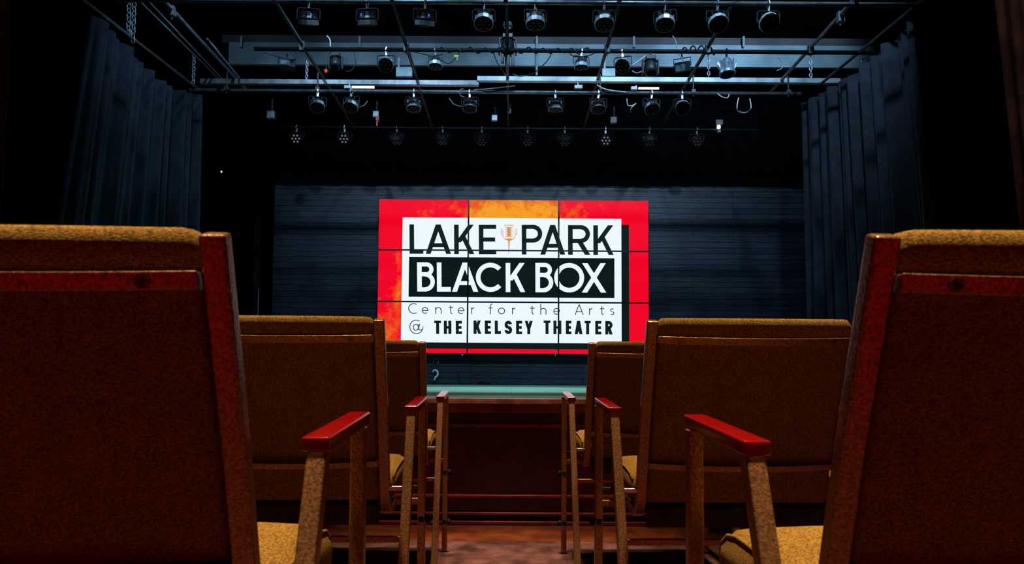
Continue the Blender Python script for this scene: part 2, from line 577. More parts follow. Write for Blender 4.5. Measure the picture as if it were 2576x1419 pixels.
# ------------------------------------------------------------------ video wall
YV = 10.44
tl, tr = P(954.6, 499.5, YV), P(1632.3, 504, YV)
bl, br_ = P(944, 889.5, YV), P(1634, 893.5, YV)
vx0, vx1 = (tl.x + bl.x) / 2 - .0, (tr.x + br_.x) / 2
vz1, vz0 = (tl.z + tr.z) / 2, (bl.z + br_.z) / 2
VW, VH = vx1 - vx0, vz1 - vz0
vw = empty('video_wall', ((vx0 + vx1) / 2, YV, vz0), 'video wall of nine flat displays showing a white title board on red, on planked wall', 'video wall')
VO = Vector(vw.location)


def uv(u, v):
    """picture coordinates taken off the lit wall -> local x, z on it"""
    t = (v - 117) / 1106.0
    xl = 155 - 30 * t
    xr = 2078 + 5 * t
    s = (u - xl) / (xr - xl)
    yt = 112 + 11 * s
    yb = 1217 + 11 * s
    t = (v - yt) / (yb - yt)
    return (s - .5) * VW, (1 - t) * VH


def screen_mat():
    m, nt, b = new_mat('red_orange_picture')
    N, L = nt.nodes, nt.links
    b.inputs['Base Color'].default_value = (.01, .01, .01, 1)
    b.inputs['Roughness'].default_value = .25
    b.inputs['Specular IOR Level'].default_value = .05
    g = N.new('ShaderNodeNewGeometry')
    sp = N.new('ShaderNodeSeparateXYZ'); L.new(g.outputs['Position'], sp.inputs[0])
    def math_(op, a, b_=None, c_=None):
        n = N.new('ShaderNodeMath'); n.operation = op
        for k, x in enumerate((a, b_, c_)):
            if x is None:
                continue
            if isinstance(x, (int, float)):
                n.inputs[k].default_value = x
            else:
                L.new(x, n.inputs[k])
        return n.outputs[0]
    sx = math_('DIVIDE', math_('SUBTRACT', sp.outputs[0], vx0), VW)       # 0..1
    sz = math_('DIVIDE', math_('SUBTRACT', sp.outputs[2], vz0), VH)       # 0 bottom..1 top
    # hot centre along the top, and the lower left column
    def gauss(cx, cz, wx, wz):
        a = math_('POWER', math_('DIVIDE', math_('SUBTRACT', sx, cx), wx), 2)
        b2 = math_('POWER', math_('DIVIDE', math_('SUBTRACT', sz, cz), wz), 2)
        return math_('POWER', 2.718, math_('MULTIPLY', math_('ADD', a, b2), -1))
    centre = math_('MULTIPLY', math_('MULTIPLY', math_('GREATER_THAN', sx, .332), math_('LESS_THAN', sx, .667)), math_('GREATER_THAN', sz, .7))
    mask = math_('ADD', gauss(.5, .90, .30, .12), gauss(.035, .06, .06, .30))
    mask = math_('ADD', mask, math_('MULTIPLY', centre, .75))
    mask = math_('ADD', mask, math_('MULTIPLY', gauss(.080, .45, .016, .25), .8))
    noi = N.new('ShaderNodeTexNoise'); noi.inputs['Scale'].default_value = 5.5; noi.inputs['Detail'].default_value = 9; noi.inputs['Roughness'].default_value = .72
    L.new(g.outputs['Position'], noi.inputs['Vector'])
    val = math_('ADD', math_('MULTIPLY', mask, .62), math_('MULTIPLY', math_('SUBTRACT', noi.outputs['Fac'], .5), 1.9))
    cr = N.new('ShaderNodeValToRGB')
    e = cr.color_ramp.elements
    e[0].position = .30; e[0].color = (.88, .0, .018, 1)
    e[1].position = 1.0; e[1].color = (.92, .34, .015, 1)
    k = e.new(.55); k.color = (.85, .06, .01, 1)
    k = e.new(.78); k.color = (.82, .17, .01, 1)
    L.new(val, cr.inputs[0])
    L.new(cr.outputs[0], b.inputs['Emission Color'])
    b.inputs['Emission Strength'].default_value = 1.0
    return m


M['picture'] = screen_mat()
M['pic_white'] = emis('picture_white', (.84, .93, 1.0), 1.0)
M['pic_black'] = emis('picture_black', (.0035, .008, .008), 1.0)
M['pic_ink'] = emis('picture_ink', (.004, .014, .011), 1.0)
M['pic_grey'] = emis('picture_grey_ink', (.06, .075, .085), 1.0)
M['pic_orange'] = emis('picture_orange', (.72, .30, .07), 1.0)
M['bezel'] = mat('thin_black_bezel', (.006, .010, .011), .35)

b = nb(); box2(b, -VW / 2, VW / 2, .075, .15, .01, VH - .01)
obj('mounting_frame', b, 'black_plastic', vw)
pw, ph = VW / 3, VH / 3
ku, kv = ['left', 'centre', 'right'], ['bottom', 'middle', 'top']
for r in range(3):
    for c_ in range(3):
        x0, z0 = -VW / 2 + c_ * pw, r * ph
        b = nb(); box2(b, x0 + .001, x0 + pw - .001, .004, .075, z0 + .001, z0 + ph - .001)
        dp = obj('display_panel', b, 'black_plastic', vw)
        b = nb()
        q = [b.verts.new(p) for p in [(x0 + .008, 0, z0 + .008), (x0 + pw - .008, 0, z0 + .008), (x0 + pw - .008, 0, z0 + ph - .008), (x0 + .008, 0, z0 + ph - .008)]]
        b.faces.new(q)
        tag(obj('screen', b, 'picture', dp), 'lit screen showing part of a red and orange picture')
        b = nb()
        w = .0115
        box2(b, x0, x0 + w, -.007, .01, z0, z0 + ph); box2(b, x0 + pw - w, x0 + pw, -.007, .01, z0, z0 + ph)
        box2(b, x0 + w, x0 + pw - w, -.007, .01, z0, z0 + w); box2(b, x0 + w, x0 + pw - w, -.007, .01, z0 + ph - w, z0 + ph)
        obj('bezel', b, 'bezel', dp)


def face(b, pts, dy):
    vs = [b.verts.new((uv(*p)[0], dy, uv(*p)[1])) for p in pts]
    b.faces.new(vs)


def rect(b, u0, v0, u1, v1, dy):
    face(b, [(u0, v0), (u0, v1), (u1, v1), (u1, v0)], dy)


def roll_rect(u0, v0, u1, v1):
    """corners of a level rectangle whose top left is u0, v0 and bottom right u1, v1 in local coordinates"""
    a, b_ = uv(u0, v0), uv(u1, v1)
    return a[0], a[1], b_[0], b_[1]


def pic_rect(name, u0, v0, u1, v1, dy, m, label):
    x0, z1, x1, z0 = roll_rect(u0, v0, u1, v1)
    b = nb()
    b.faces.new([b.verts.new(p) for p in ((x0, dy, z0), (x1, dy, z0), (x1, dy, z1), (x0, dy, z1))])
    return tag(obj(name, b, m, vw), label)


pic_rect('picture_shadow', 352, 292, 1938, 1190, -.001, 'pic_black', 'dark drop shadow in the displayed picture')
pic_rect('title_board', 325, 248, 1883, 1146, -.002, 'pic_white', 'white title board in the displayed picture')
pic_rect('title_band', 368, 532, 1832, 824, -.003, 'pic_black', 'black band across the white title board')


# --- strokes for the lettering; all in picture units, v grows downwards
def vbar(b, u, v0, v1, t):
    rect(b, u, v0, u + t, v1, LY)


def hbar(b, u0, u1, v, t):
    rect(b, u0, v, u1, v + t, LY)


def diag(b, ua, va, ub, vb, t):
    """slanted stroke with level ends, t its width across"""
    L_ = math.hypot(ub - ua, vb - va)
    tx = t * L_ / max(1e-3, abs(vb - va)) / 2
    face(b, [(ua - tx, va), (ub - tx, vb), (ub + tx, vb), (ua + tx, va)], LY)


def arc(b, cx, cy, rx, ry, a0, a1, t, n=28):
    """ring piece, angles in degrees from +u, counting towards -v (up); rx, ry outer radii"""
    pts_o, pts_i = [], []
    for k in range(n + 1):
        a = math.radians(a0 + (a1 - a0) * k / n)
        pts_o.append((cx + rx * math.cos(a), cy - ry * math.sin(a)))
        pts_i.append((cx + (rx - t) * math.cos(a), cy - (ry - t) * math.sin(a)))
    for k in range(n):
        face(b, [pts_o[k], pts_o[k + 1], pts_i[k + 1], pts_i[k]], LY)


def glyph(b, ch, u0, u1, v0, v1, t):
    w, h = u1 - u0, v1 - v0
    if ch == 'L':
        vbar(b, u0, v0, v1, t); hbar(b, u0, u1, v1 - t, t)
    elif ch == 'A':
        m = (u0 + u1) / 2
        diag(b, m, v0, u0 + t * .55, v1, t); diag(b, m, v0, u1 - t * .55, v1, t)
        k = .70
        hbar(b, m - w * .30, m + w * .30, v0 + h * k - t * .4, t * .85)
    elif ch == 'K':
        vbar(b, u0, v0, v1, t)
        diag(b, u1 - t * .75, v0, u0 + t * .9, v0 + h * .60, t * .95)
        diag(b, u0 + w * .42, v0 + h * .38, u1 - t * .62, v1, t * .95)
    elif ch == 'E':
        vbar(b, u0, v0, v1, t); hbar(b, u0, u1, v0, t * .9); hbar(b, u0, u1 - w * .06, v0 + h * .5 - t * .45, t * .9); hbar(b, u0, u1, v1 - t * .9, t * .9)
    elif ch in 'PR':
        hh = h * .60
        vbar(b, u0, v0, v1, t)
        r = hh / 2
        rx = min(r, w * .6)
        hbar(b, u0, u1 - rx, v0, t * .9); hbar(b, u0, u1 - rx, v0 + hh - t * .9, t * .9)
        arc(b, u1 - rx, v0 + r, rx, r, -90, 90, t * .95)
        if ch == 'R':
            diag(b, u0 + w * .50, v0 + hh - t * .5, u1 - t * .5, v1, t)
    elif ch == 'B':
        vbar(b, u0, v0, v1, t)
        h1 = h * .48
        r1, r2 = h1 / 2, (h - h1 + t * .9) / 2
        rx1, rx2 = min(r1, w * .5), min(r2, w * .55)
        e1 = u1 - w * .07
        hbar(b, u0, e1 - rx1, v0, t * .9); hbar(b, u0, u1 - rx2, v0 + h1 - t * .9, t * .9); hbar(b, u0, u1 - rx2, v1 - t * .9, t * .9)
        arc(b, e1 - rx1, v0 + r1, rx1, r1, -90, 90, t * .9)
        arc(b, u1 - rx2, v1 - r2, rx2, r2, -90, 90, t * .95)
    elif ch == 'C':
        arc(b, u0 + h / 2, (v0 + v1) / 2, h / 2, h / 2, 42, 318, t, 44)
    elif ch == 'O':
        arc(b, (u0 + u1) / 2, (v0 + v1) / 2, w / 2, h / 2, 0, 360, t, 56)
    elif ch == 'X':
        diag(b, u0 + t * .7, v0, u1 - t * .6, v1, t); diag(b, u1 - t * .7, v0, u0 + t * .6, v1, t)
    elif ch == 'T':
        m = (u0 + u1) / 2
        vbar(b, m - t / 2, v0, v1, t); hbar(b, u0, u1, v0, t * .8)
    elif ch == 'H':
        vbar(b, u0, v0, v1, t); vbar(b, u1 - t, v0, v1, t); hbar(b, u0, u1, (v0 + v1) / 2 - t * .4, t * .8)
    elif ch == 'Y':
        m = (u0 + u1) / 2
        diag(b, u0 + t * .5, v0, m, v0 + h * .6, t * .95); diag(b, u1 - t * .5, v0, m, v0 + h * .6, t * .95); vbar(b, m - t / 2, v0 + h * .55, v1, t)
    elif ch == 'S':
        m = (u0 + u1) / 2
        r = (h / 2 + t * .5) / 2
        arc(b, m, v0 + r, w / 2, r, 10, 180, t); arc(b, m, v0 + r, w / 2, r, 180, 250, t)
        face(b, [(u0 + w * .10, v0 + h * .40), (u0 + w * .45, v0 + h * .33), (u1 - w * .08, v0 + h * .60), (u0 + w * .55, v0 + h * .67)], LY)
        arc(b, m, v1 - r, w / 2, r, -180, 0, t); arc(b, m, v1 - r, w / 2, r, 0, 70, t)
    # light lower case; v0 = x height line, cap line one half higher
    elif ch == 'c_':
        arc(b, u0 + h / 2, (v0 + v1) / 2, h / 2, h / 2, 55, 305, t, 36)
    elif ch == 'e':
        arc(b, (u0 + u1) / 2, (v0 + v1) / 2, w / 2, h / 2, 0, 312, t, 32); hbar(b, u0 + 2, u1, (v0 + v1) / 2 - t * .5, t)
    elif ch == 'o':
        arc(b, (u0 + u1) / 2, (v0 + v1) / 2, w / 2, h / 2, 0, 360, t, 36)
    elif ch == 'n':
        vbar(b, u0, v0, v1, t); arc(b, (u0 + u1) / 2, v0 + w / 2, w / 2, w / 2, 0, 180, t); vbar(b, u1 - t, v0 + w / 2, v1, t)
    elif ch == 'h':
        vbar(b, u0, v0 - h * .58, v1, t); arc(b, (u0 + u1) / 2, v0 + w / 2, w / 2, w / 2, 0, 180, t); vbar(b, u1 - t, v0 + w / 2, v1, t)
    elif ch == 'r':
        vbar(b, u0, v0, v1, t); arc(b, u0 + w, v0 + w, w, w, 90, 170, t, 10)
    elif ch == 't':
        vbar(b, u0 + w * .32, v0 - h * .30, v1 - w * .4, t); hbar(b, u0, u1, v0, t)
        arc(b, u0 + w * .32 + w * .42, v1 - w * .42, w * .42, w * .42, 180, 280, t, 10)
    elif ch == 'f':
        vbar(b, u0 + w * .35, v0 - h * .25, v1, t); hbar(b, u0, u1 - 2, v0, t)
        arc(b, u0 + w * .35 + w * .45, v0 - h * .25, w * .45, w * .5, 70, 180, t, 10)
    elif ch == 's':
        m = (u0 + u1) / 2
        r = h / 4 + t / 4
        arc(b, m, v0 + r, w * .42, r, 35, 255, t, 16); arc(b, m, v1 - r, w * .46, r, -145, 80, t, 16)
    elif ch == '@':
        cx, cy = (u0 + u1) / 2, (v0 + v1) / 2
        arc(b, cx, cy, w / 2, h / 2, -300 + 0, 0 - 10, t * .9, 44)
        arc(b, cx - w * .04, cy + h * .03, w * .22, h * .24, 0, 360, t, 28)
        diag(b, cx + w * .22, cy - h * .22, cx + w * .12, cy + h * .20, t * 1.5)
        arc(b, cx + w * .28, cy + h * .08, w * .16, h * .17, 180, 300, t * .9, 12)
        arc(b, cx + w * .18, cy + h * .0, w * .32, h * .30, -60, 10, t * .8, 12)


LY = -.004


def word(seq, v0, v1, t, m, label, skew=0.005):
    b = nb()
    u_ref = seq[0][1]
    for ch, u0, u1 in seq:
        d = 0
        glyph(b, ch, u0, u1, v0 + (u0 - 372) * .0062, v1 + (u0 - 372) * .0062, t)
    o = obj('lettering', b, m, vw)
    return tag(o, label)


word([('L', 372, 470), ('A', 486, 668), ('K', 690, 836), ('E', 866, 990)], 298, 509, 33, 'pic_ink', 'large dark word left of the microphone drawing')
word([('P', 1172, 1318), ('A', 1303, 1482), ('R', 1502, 1658), ('K', 1682, 1830)], 296, 509, 33, 'pic_ink', 'large dark word right of the microphone drawing')
word([('B', 424, 550), ('L', 565, 664), ('A', 672, 860), ('C', 843, 1040), ('K', 1056, 1198)], 570, 778, 33, 'pic_white', 'first white word on the black band')
word([('B', 1268, 1395), ('O', 1402, 1616), ('X', 1598, 1774)], 568, 778, 33, 'pic_white', 'second white word on the black band')
b = nb()
LYS = [('C', 358, 0), ]
for ch, u0, u1 in [('e', 455, 503), ('n', 551, 597), ('t', 648, 680), ('e', 712, 760), ('r', 808, 830), ('f', 932, 962), ('o', 1000, 1050), ('r', 1100, 1124),
                   ('t', 1230, 1262), ('h', 1302, 1346), ('e', 1395, 1443), ('r', 1650, 1674), ('t', 1728, 1760), ('s', 1800, 1832)]:
    dv = (u0 - 372) * .0062
    glyph(b, ch, u0, u1, 888 + dv, 936 + dv, 6.5)
arc(b, 398, 899, 39, 38, 55, 305, 6.5, 36)
glyph(b, 'A', 1547, 1612, 868, 944, 6.5)
tag(obj('lettering', b, 'pic_grey', vw), 'thin widely spaced grey words under the black band')
b = nb(); glyph(b, '@', 366, 466, 978, 1080, 7)
tag(obj('lettering', b, 'pic_grey', vw), 'at sign')
word([('T', 543, 592), ('H', 612, 666), ('E', 697, 742)], 984, 1078, 22, 'pic_ink', 'first bold dark word of the bottom line')
word([('K', 824, 882), ('E', 905, 949), ('L', 976, 1020), ('S', 1046, 1100), ('E', 1128, 1172), ('Y', 1190, 1248)], 981, 1076, 22, 'pic_ink', 'second bold dark word of the bottom line')
word([('T', 1325, 1374), ('H', 1395, 1452), ('E', 1484, 1524), ('A', 1546, 1604), ('T', 1618, 1662), ('E', 1694, 1738), ('R', 1766, 1818)], 978, 1074, 22, 'pic_ink', 'last bold dark word of the bottom line')
# the little microphone between the two upper words
b = nb()
for k, (dw, v) in enumerate([(34, 302), (26, 318), (26, 334), (26, 350), (26, 366), (26, 382)]):
    hbar(b, 1081 - dw, 1081 + dw, v, 5)
vbar(b, 1068, 318, 384, 26)
arc(b, 1081, 372, 46, 44, 180, 360, 4, 24)
arc(b, 1081, 350, 60, 48, 150, 210, 4, 10); arc(b, 1081, 350, 60, 48, -30, 30, 4, 10)
vbar(b, 1035, 335, 374, 4); vbar(b, 1123, 335, 374, 4)
face(b, [(1050, 402), (1081, 416), (1112, 402), (1081, 398)], LY)
vbar(b, 1076, 398, 412, 10)
face(b, [(1075, 410), (1077.5, 512), (1080.5, 512), (1087, 410)], LY)
tag(obj('microphone_icon', b, 'pic_orange', vw), 'small orange studio microphone drawing')
b = nb(); box2(b, P(1163, 896, YV).x - VO.x - .012, P(1163, 896, YV).x - VO.x + .012, -.003, .03, -.02, 0)
tag(obj('blue_glow', b, 'blue_lit', vw), 'small blue standby light')
b = nb(); xx = P(1397, 897, YV).x - VO.x; box2(b, xx - .008, xx + .008, -.003, .03, -.016, 0)
tag(obj('blue_glow', b, 'blue_lit', vw), 'small blue standby light')


# ------------------------------------------------------------------ drapes
def drape(name, p0, p1, q0, q1, zt, zb, m, label, cat, folds=9, amp=.08, nx=150, nz=16, seed=1, ztf=None, group=None):
    """cloth from top line p0-p1 to bottom line q0-q1, folds growing to the floor"""
    rnd = random.Random(seed)
    ph = [rnd.uniform(0, 6.3) for _ in range(4)]
    f2 = [folds * k for k in (1, 1.63, .57, 2.7)]
    am = [.5, .28, .3, .12]
    b = nb()
    grid = []
    d = (Vector((p1[0], p1[1])) - Vector((p0[0], p0[1])))
    nn = Vector((-d.y, d.x)).normalized()
    for j in range(nz + 1):
        w = j / nz
        row = []
        for i in range(nx + 1):
            u = i / nx
            bx = (p0[0] + (p1[0] - p0[0]) * u) * (1 - w) + (q0[0] + (q1[0] - q0[0]) * u) * w
            by = (p0[1] + (p1[1] - p0[1]) * u) * (1 - w) + (q0[1] + (q1[1] - q0[1]) * u) * w
            o_ = 0
            for a, ff, pp in zip(am, f2, ph):
                sv = math.sin(2 * PI * ff * u + pp + .8 * w * math.sin(pp * 3 + 4 * u))
                o_ += a * (sv if ff != f2[0] else math.copysign(abs(sv) ** .7, sv))
            o_ *= amp * (.45 + .55 * w)
            top = zt if ztf is None else ztf(u)
            z = top * (1 - w) + zb * w
            row.append(b.verts.new((bx + nn.x * o_, by + nn.y * o_, z)))
        grid.append(row)
    for r0, r1 in zip(grid, grid[1:]):
        for k in range(nx):
            b.faces.new((r0[k], r0[k + 1], r1[k + 1], r1[k]))
    o = obj(name, b, m, smooth=True)
    md = o.modifiers.new('thick', 'SOLIDIFY')
    md.thickness = .006
    return tag(o, label, cat, group)


ZP = HC + 3.5                     # height of the lighting grid over the audience floor
drape('stage_curtain', (-3.99, 6.42), (-3.82, 8.36), (-4.24, 6.18), (-3.86, 8.44), ZP - .10, ZF + .025, 'velour',
      'pleated navy black stage curtain hanging from its track left of the stage', 'curtain', folds=10, amp=.15, seed=3,
      ztf=lambda u: ZP - .07 - .24 * math.sin(PI * min(1, max(0, (u - .0)))) ** 1.5 * (.4 + .6 * u), group='side stage curtains')
drape('stage_curtain', (3.83, 6.44), (3.60, 8.45), (4.02, 6.26), (3.70, 8.52), ZP - .10, ZF + .025, 'velour',
      'pleated navy black stage curtain hanging from its track right of the stage', 'curtain', folds=10, amp=.15, seed=8,
      ztf=lambda u: ZP - .06 - .07 * math.sin(PI * u), group='side stage curtains')
drape('masking_drape', (-3.62, 5.25), (-4.5, 5.25), (-3.60, 5.25), (-4.5, 5.25), 5.5, ZF + .02, 'black_velour',
      'unlit black masking drape between left wall and left stage curtain', 'curtain', folds=5, amp=.05, seed=5, nx=60, group='black masking drapes')
drape('masking_drape', (3.52, 5.25), (4.5, 5.25), (3.47, 5.25), (4.5, 5.25), 5.5, ZF + .02, 'black_velour',
      'unlit black masking drape between red drape and right stage curtain', 'curtain', folds=5, amp=.05, seed=6, nx=60, group='black masking drapes')
drape('house_drape', (P(2425, 0, 4).x, 4.0), (3.5, 4.0), (P(2600, 800, 4).x, 4.0), (3.6, 4.0), 5.5, ZF + .02, 'red_drape',
      'dark red house drape at the right edge of the stage opening', 'curtain', folds=4, amp=.05, seed=11, nx=60, group='red house drapes')
drape('house_drape', (-2.96, 4.0), (-3.6, 4.0), (-3.0, 4.0), (-3.6, 4.0), 5.5, ZF + .02, 'red_drape',
      'dark red house drape at the left edge of the stage opening', 'curtain', folds=4, amp=.05, seed=12, nx=60, group='red house drapes')
# black border over the back wall
drape('border_drape', (-3.9, 10.34), (5.6, 10.34), (-3.9, 10.34), (5.6, 10.34), 5.7, z_at(444, 10.34), 'black_velour',
      'long black border drape across the top of the planked wall', 'curtain', folds=30, amp=.03, seed=14, nx=260, nz=4)


# ------------------------------------------------------------------ pipes
def pipe(name, a, b_, r, m, label, cat='pipe', group=None, square=False):
    a, b_ = Vector(a), Vector(b_)
    o0 = a
    b = nb()
    if square:
        d = b_ - a
        box(b, d / 2, (d.length, r * 2, r * 2))
    else:
        tube(b, [Vector((0, 0, 0)), (b_ - a) * .5, b_ - a], r, 12)
    o = obj(name, b, m, smooth=not square, bevel=.003 if square else 0)
    o.location = o0
    return tag(o, label, cat, group)


GP = 'overhead lighting pipes'
def D_of(py):
    return (ZP - HC) / (P(1288, py, 1).z - HC)


def G_(px, py, z=None):
    """where the sight line through px, py meets the height of the lighting grid"""
    q = P(px, py, 1)
    k = ((ZP if z is None else z) - HC) / (q.z - HC)
    return P(px, py, k)


Z3 = ZP - .20
D1, D2, DS, D3, D4 = [D_of(y) for y in (6, 127, 211, 232, 323)]
D3 *= (Z3 - HC) / (ZP - HC)
print('pipe distances', D1, D2, DS, D3, D4)
GX = []
for (a, b_) in (((410, 5), (655, 280)), ((695, 0), (830, 250)), ((985, 0), (1030, 160)), ((1275, 0), (1276, 200)), ((1565, 0), (1510, 190)), ((1865, 0), (1740, 190)), ((2165, 0), (1950, 225))):
    GX.append((G_(*a).x + G_(*b_).x) / 2)
print('grid x', GX, G_(235, 20), G_(500, 225), G_(2315, 5), G_(2060, 215))
pipe('lighting_pipe', (-3.7, D1, ZP), (3.9, D1, ZP), .021, 'pipe', 'grey pipe at top of photo carrying the nearest row of lamps', group=GP)
pipe('lighting_pipe', (P(640, 125, D2).x, D2, ZP), (P(2200, 134, D2).x, D2, ZP), .022, 'black_metal', 'black pipe in front of the pale ceiling beam, wrapped in cables', group=GP)
xs0, xs1 = P(505, 208, DS).x, P(1205, 208, DS).x
pipe('strut_channel', (xs0, DS, ZP - .0), (xs1, DS, ZP), .029, 'pipe', 'left length of square steel strut, darker at its left end', group='square steel struts', square=True)
pipe('strut_channel', (xs1 - .02, DS - .02, ZP + .045), (P(2110, 205, DS).x, DS - .02, ZP + .045), .029, 'alu', 'right length of square steel strut, pale, lapping over the left one', group='square steel struts', square=True)
pipe('lighting_pipe', (P(478, 230, D3).x, D3, Z3), (P(2014, 233, D3).x, D3, Z3), .020, 'pipe', 'shiny pipe just under the square strut, carrying middle lamps', group=GP)
pipe('lighting_pipe', (-3.2, D4, ZP), (3.4, D4, ZP), .014, 'black_metal', 'dark rearmost pipe carrying the dim back row of lamps', group=GP)
names = ['far left', 'second from left', 'third from left', 'middle', 'third from right', 'second from right', 'far right']
for k, x in enumerate(GX):
    y1 = D3 + .55 if k in (0, 6) else D4 + .2
    pipe('grid_pipe', (x, 5.6, ZP + .05), (x, y1, ZP + .05), .019, 'dark_pipe' if k not in (0, 6) else 'pipe',
         'steel pipe running towards the back wall over the stage, %s of the seven' % names[k], group='pipes running front to back')
pipe('grid_pipe', G_(350, 2, ZP + .11), G_(548, 197, ZP + .11), .010, 'pipe', 'thin conduit just right of the left curtain track', group='thin conduits at left')
pipe('grid_pipe', G_(372, 2, ZP + .11), G_(560, 200, ZP + .11), .010, 'pipe', 'thin conduit beside another, left of the far left pipe', group='thin conduits at left')
pipe('grid_pipe', G_(521, 98, ZP + .03), G_(607, 203, ZP + .03), .014, 'pipe', 'short bright pipe right of the far left pipe', group='thin conduits at left')
GT = 'curtain tracks'
ta, tb = G_(235, 20), G_(500, 225)
pipe('curtain_track', ta + (ta - tb) * .12, tb, .017, 'pipe', 'grey curtain track over the left stage curtain', 'curtain track', GT)
ta, tb = G_(2315, 5), G_(2060, 215)
pipe('curtain_track', ta + (ta - tb) * .12, tb, .017, 'dark_pipe', 'dark curtain track over the right stage curtain', 'curtain track', GT)


def chain(x, y, z0, z1, label, s=.05, r=.006, dx=0.):
    b = nb()
    L_ = s
    n = int((z1 - z0) / (L_ * .78))
    for k in range(n):
        zc = L_ * .5 + k * L_ * .78
        ring = []
        for q in range(12):
            a = 2 * PI * q / 12
            u, w = math.cos(a) * L_ * .32, math.sin(a) * L_ * .5
            ring.append(Vector((u, 0, w)) if k % 2 == 0 else Vector((u * .25, u, w)))
        ring = [p + Vector((dx * k / max(1, n), 0, zc)) for p in ring]
        tube(b, ring + [ring[0]], r, 5, caps=False)
    o = obj('chain', b, 'chain', smooth=True)
    o.location = (x, y, z0)
    return tag(o, label, 'chain', 'galvanised chains holding the grid')


def chain_px(px, py0, py1, D, label, s=.05, dx=0.):
    a, b_ = P(px, py0, D), P(px, py1, D)
    chain(b_.x, D, b_.z, a.z, label, s, dx=dx)


chain_px(334, 0, 108, G_(334, 95).y, 'galvanised chain pair at far left, right strand, hung on curtain track', .06)
chain_px(322, 0, 90, G_(322, 87).y, 'galvanised chain pair at far left, left strand, hung on curtain track', .06)
chain_px(486, 132, 212, D_of(208), 'galvanised chain at the far end of the left curtain track', .05)
chain_px(771, 150, 212, DS, 'short galvanised chain on the left length of square strut', .045)
chain_px(1783, 135, 206, DS, 'galvanised chain on the right part of the square strut, left of the last lamp', .05)
chain_px(2040, 140, 210, DS, 'galvanised chain at the right end of the square strut', .05)


# ------------------------------------------------------------------ lamps
def par_proto(lensm, ledm, nled=7, body='housing', R=.086, Ln=.105, ring=None, clampm='steel'):
    """par lamp hanging under a pipe: origin at the pipe's axis; returns root, head (tilts)"""
    t = bpy.data.objects.new('par_lamp', None)
    C.objects.link(t)
    t.empty_display_size = .05
    # clamp
    b = nb()
    pts = [Vector((0, .030 * math.cos(a), .030 * math.sin(a))) for a in [math.radians(x) for x in range(-60, 215, 25)]]
    tube(b, pts, .0085, 6)
    box(b, (0, 0, -.045), (.022, .022, .05))
    box(b, (.0, -.03, -.012), (.014, .03, .014))
    obj('clamp', b, clampm, t, smooth=False)
    # yoke
    b = nb()
    w = R + .016
    pts = [(-w, 0, -.175), (-w, 0, -.085), (-w + .014, 0, -.070), (w - .014, 0, -.070), (w, 0, -.085), (w, 0, -.175)]
    tube(b, pts, .006, 6)
    obj('yoke', b, body, t)
    # head
    h = bpy.data.meshes.new('housing')
    b = nb()
    prof = [(.03, Ln * .62), (R * .62, Ln * .58), (R * .74, Ln * .30), (R * .98, Ln * .12), (R, -Ln * .42), (R * .94, -Ln * .46)]
    lathe(b, prof, 12)
    for k in range(8):
        a = 2 * PI * k / 8
        box(b, (math.cos(a) * R * .66, math.sin(a) * R * .66, Ln * .46), (.05, .006, .05), Matrix.Rotation(a, 3, 'Z'))
    hd = obj('housing', b, body, t)
    hd.location = (0, 0, -.170)
    b = nb(); lathe(b, [(R * .9, -Ln * .462), (R * .9, -Ln * .478)], 24)
    ln = obj('lens', b, lensm, hd)
    b = nb()
    pos = [(0, 0)] + [(R * .56 * math.cos(2 * PI * k / 6), R * .56 * math.sin(2 * PI * k / 6)) for k in range(6)]
    for (x, y) in pos[:nled]:
        lathe(b, [(.014, -Ln * .478), (.014, -Ln * .50), (.009, -Ln * .53)], 10, Matrix.Translation((x, y, 0)))
    obj('led', b, ledm, ln)
    if ring:
        b = nb(); lathe(b, [(R * 1.01, -Ln * .43), (R * 1.05, -Ln * .43), (R * 1.05, -Ln * .05), (R * 1.01, -Ln * .05)], 12, caps=False)
        tag(obj('front_ring', b, ring, hd), 'pale rim around the lamp mouth')
    return t


PLACED = set()


def place_par(proto, px, D, tilt, spin, label, group, z=ZP, scale=1., loc=None):
    """tilt: 0 = straight down, + = the mouth swings towards the seats"""
    c = copy_tree(proto) if proto.name in PLACED else proto
    PLACED.add(proto.name)
    x = P(px, 250, D).x if loc is None else loc[0]
    c.location = (x, D, z) if loc is None else loc
    c.rotation_euler = (0, 0, spin)
    c.scale = (scale,) * 3
    for ch in c.children:
        if ch.name.split('.')[0] == 'housing':
            ch.rotation_euler = (-tilt, 0, 0)
    return tag(c, label, 'stage light', group)


R_ = math.radians
g1 = 'stage lamps on the nearest pipe'
pA = par_proto('lens', 'led_dim', ring='alu')
o9 = ['first', 'second', 'third', 'fourth', 'fifth', 'sixth', 'seventh', 'eighth', 'ninth', 'tenth']
row1 = [(771, -27, .1), (920, -25, -.1), (1066, -26, .15), (1215, 20, 0), (1346, 8, .1), (1520, 18, -.05), (1674, 20, -.3), (1807, 32, .05), (1936, 48, 0)]
desc1 = ['round stage lamp hanging straight down beside a blue glint', 'round stage lamp with blue glint and pale right side', 'round stage lamp with ribbed housing pointing down',
         'stage lamp with curved pale rim', 'stage lamp with the brightest pale housing', 'stage lamp with dull rim beside a slanting pipe', 'stage lamp turned aside',
         'stage lamp with wide pale rim', 'stage lamp with seven reddish lenses showing']
blue = []
for k, (px, tl_, sp) in enumerate(row1):
    c = place_par(pA, px, D1, R_(tl_), sp, '%s, %s from left on nearest pipe' % (desc1[k], o9[k]), g1, scale=1.02)
    if k < 3:
        blue.append(c)
g3 = 'stage lamps on the shiny middle pipe'
row3 = [(799, 24, .25), (884, 24, -.2), (1041, 8, .1), (1182, 12, -.15), (1397, 0, 0), (1505, 14, .05), (1639, 26, .1), (1716, 48, -.1)]
